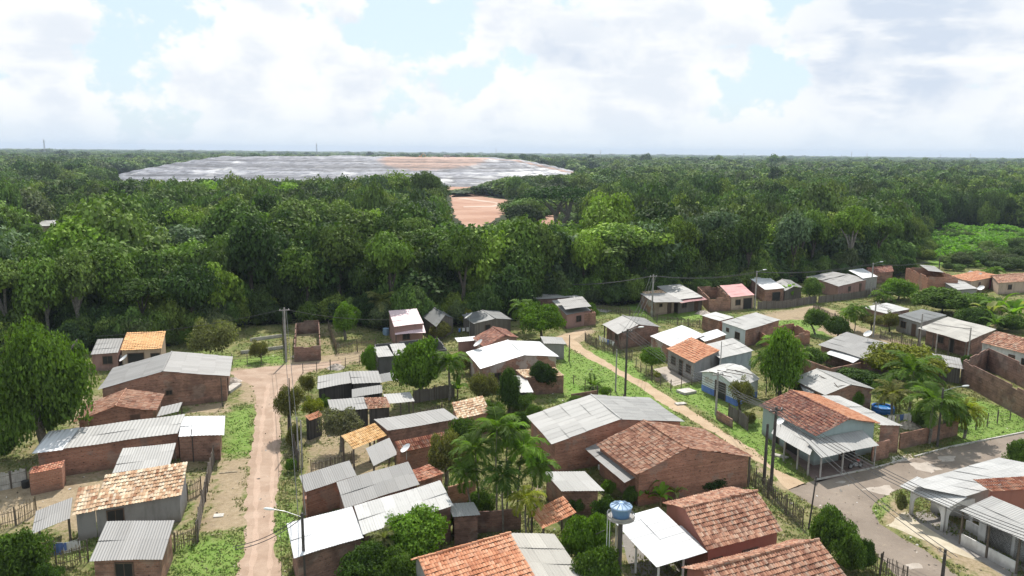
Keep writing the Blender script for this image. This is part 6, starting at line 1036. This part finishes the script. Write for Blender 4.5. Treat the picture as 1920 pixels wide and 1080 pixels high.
for k in range(3):
    a = az+k*2.09; dx, dy = np.cos(a), np.sin(a); ox, oy = tx+rt.normal(0, .12, n), ty+rt.normal(0, .12, n); V.append(np.stack([np.stack([ox-dy*wd, oy+dx*wd, np.zeros(n)], 1), np.stack([ox+dy*wd, oy-dx*wd, np.zeros(n)], 1), np.stack([ox+dx*hgt*.5, oy+dy*hgt*.5, hgt], 1)], 1))
V = np.concatenate(V).reshape(-1, 3); shv = np.repeat(np.tile(np.clip(.25+lu_*.45+rt.normal(0, .2, n), 0, 1), 3), 3)
m, t = newmat('grass_blades'); c = t.n('ValToRGB', {0: t.n('Attribute', attribute_name='shade').outputs['Fac']}); e = c.color_ramp.elements; e[0].color = (.27, .24, .11, 1); e[1].color = (.16, .29, .05, 1); k = e.new(.45); k.color = (.14, .19, .05, 1); t.set(t.b.inputs[0], c.outputs[0]); t.b.inputs['Roughness'].default_value = .7
tr = t.n('BsdfTranslucent', {0: c.outputs[0]}); mx_ = t.n('MixShader', {0: .5, 1: t.b.outputs[0], 2: tr.outputs[0]}); t.set(t.out.inputs[0], mx_.outputs[0])
tag(link('grass', np_mesh('grass', V, np.arange(len(V)).reshape(-1, 3), m, {'shade': shv})), kind='stuff')
# litter and stones lying about on streets and yards: one mass
n = 5200; Dl = 50*(3.4**rt.uniform(0, 1, n)); pl = rt.uniform(-60, 1990, n); lx_ = (pl-960)/FPX*Dl*1.03; ok = (Dl < np.interp(lx_, eg[:, 0], eg[:, 1])-2) & (fbm(lx_*.25, Dl*.25, 71) > .47); lx_, Dl = lx_[ok], Dl[ok]; n = len(lx_); Nn = rt.normal(0, .45, (n, 3)); Nn[:, 2] += 1; V, F = leaf_quads(np.stack([lx_, Dl, np.full(n, .05)], 1), Nn, rt.uniform(.05, .2, n)*np.where(rt.random(n) < .1, 1.9, 1), rt, 1.3); V[:, 2] = np.maximum(V[:, 2], .012)
m, t = newmat('litter_bits'); c = t.n('ValToRGB', {0: t.n('Attribute', attribute_name='shade').outputs['Fac']}); el = c.color_ramp.elements; el[0].color = (.05, .04, .03, 1); el[1].color = (.62, .6, .57, 1); k = el.new(.55); k.color = (.26, .2, .14, 1); k = el.new(.8); k.color = (.4, .35, .29, 1); t.set(t.b.inputs[0], c.outputs[0])
tag(link('litter', np_mesh('litter', V, F, m, {'shade': np.repeat(rt.uniform(0, 1, n), 4)})), kind='stuff')
# low creepers in the green clearing: one mass
n = 26000; cx_ = rt.uniform(G(1700,470)[0]-5, G(2250,470)[0], n); cy_ = rt.uniform(G(1800,505)[1], G(1800,432)[1], n); inn = inpoly(cx_, cy_, [tuple(G(*p)[:2]) for p in [(1738,443),(1780,430),(2300,430),(2300,500),(1700,500)]]); cx_, cy_ = cx_[inn], cy_[inn]; n = len(cx_)
hz_ = np.maximum(0, (fbm(cx_*.09, cy_*.09, 41)-.38))*9+rt.uniform(0, .5, n); Nn = rt.normal(0, .5, (n, 3)); Nn[:, 2] += 1; V, F = leaf_quads(np.stack([cx_, cy_, hz_+.1], 1), Nn, rt.uniform(.5, 1.1, n), rt, 1.2)
tag(link('undergrowth', np_mesh('undergrowth', V, F, mat_leaf('creeper_leaves', (.12, .23, .04), .3), {'shade': np.repeat(np.clip(rt.normal(.5, .25, n), 0, 1), 4)})), kind='stuff')
# ---------------- humid air
b = MB(); b.box((0, 6900, 49.5), 24000, 15000, 101); m = bpy.data.materials.new('humid_air'); m.use_nodes = True; m.node_tree.nodes.clear(); t = NT(m.node_tree); ov = t.n('OutputMaterial'); pv = t.n('VolumePrincipled', {'Color': (.70, .82, 1.0), 'Density': HAZE, 'Anisotropy': .0}); t.set(ov.inputs['Volume'], pv.outputs[0])
tag(b.build('haze', m), kind='stuff')
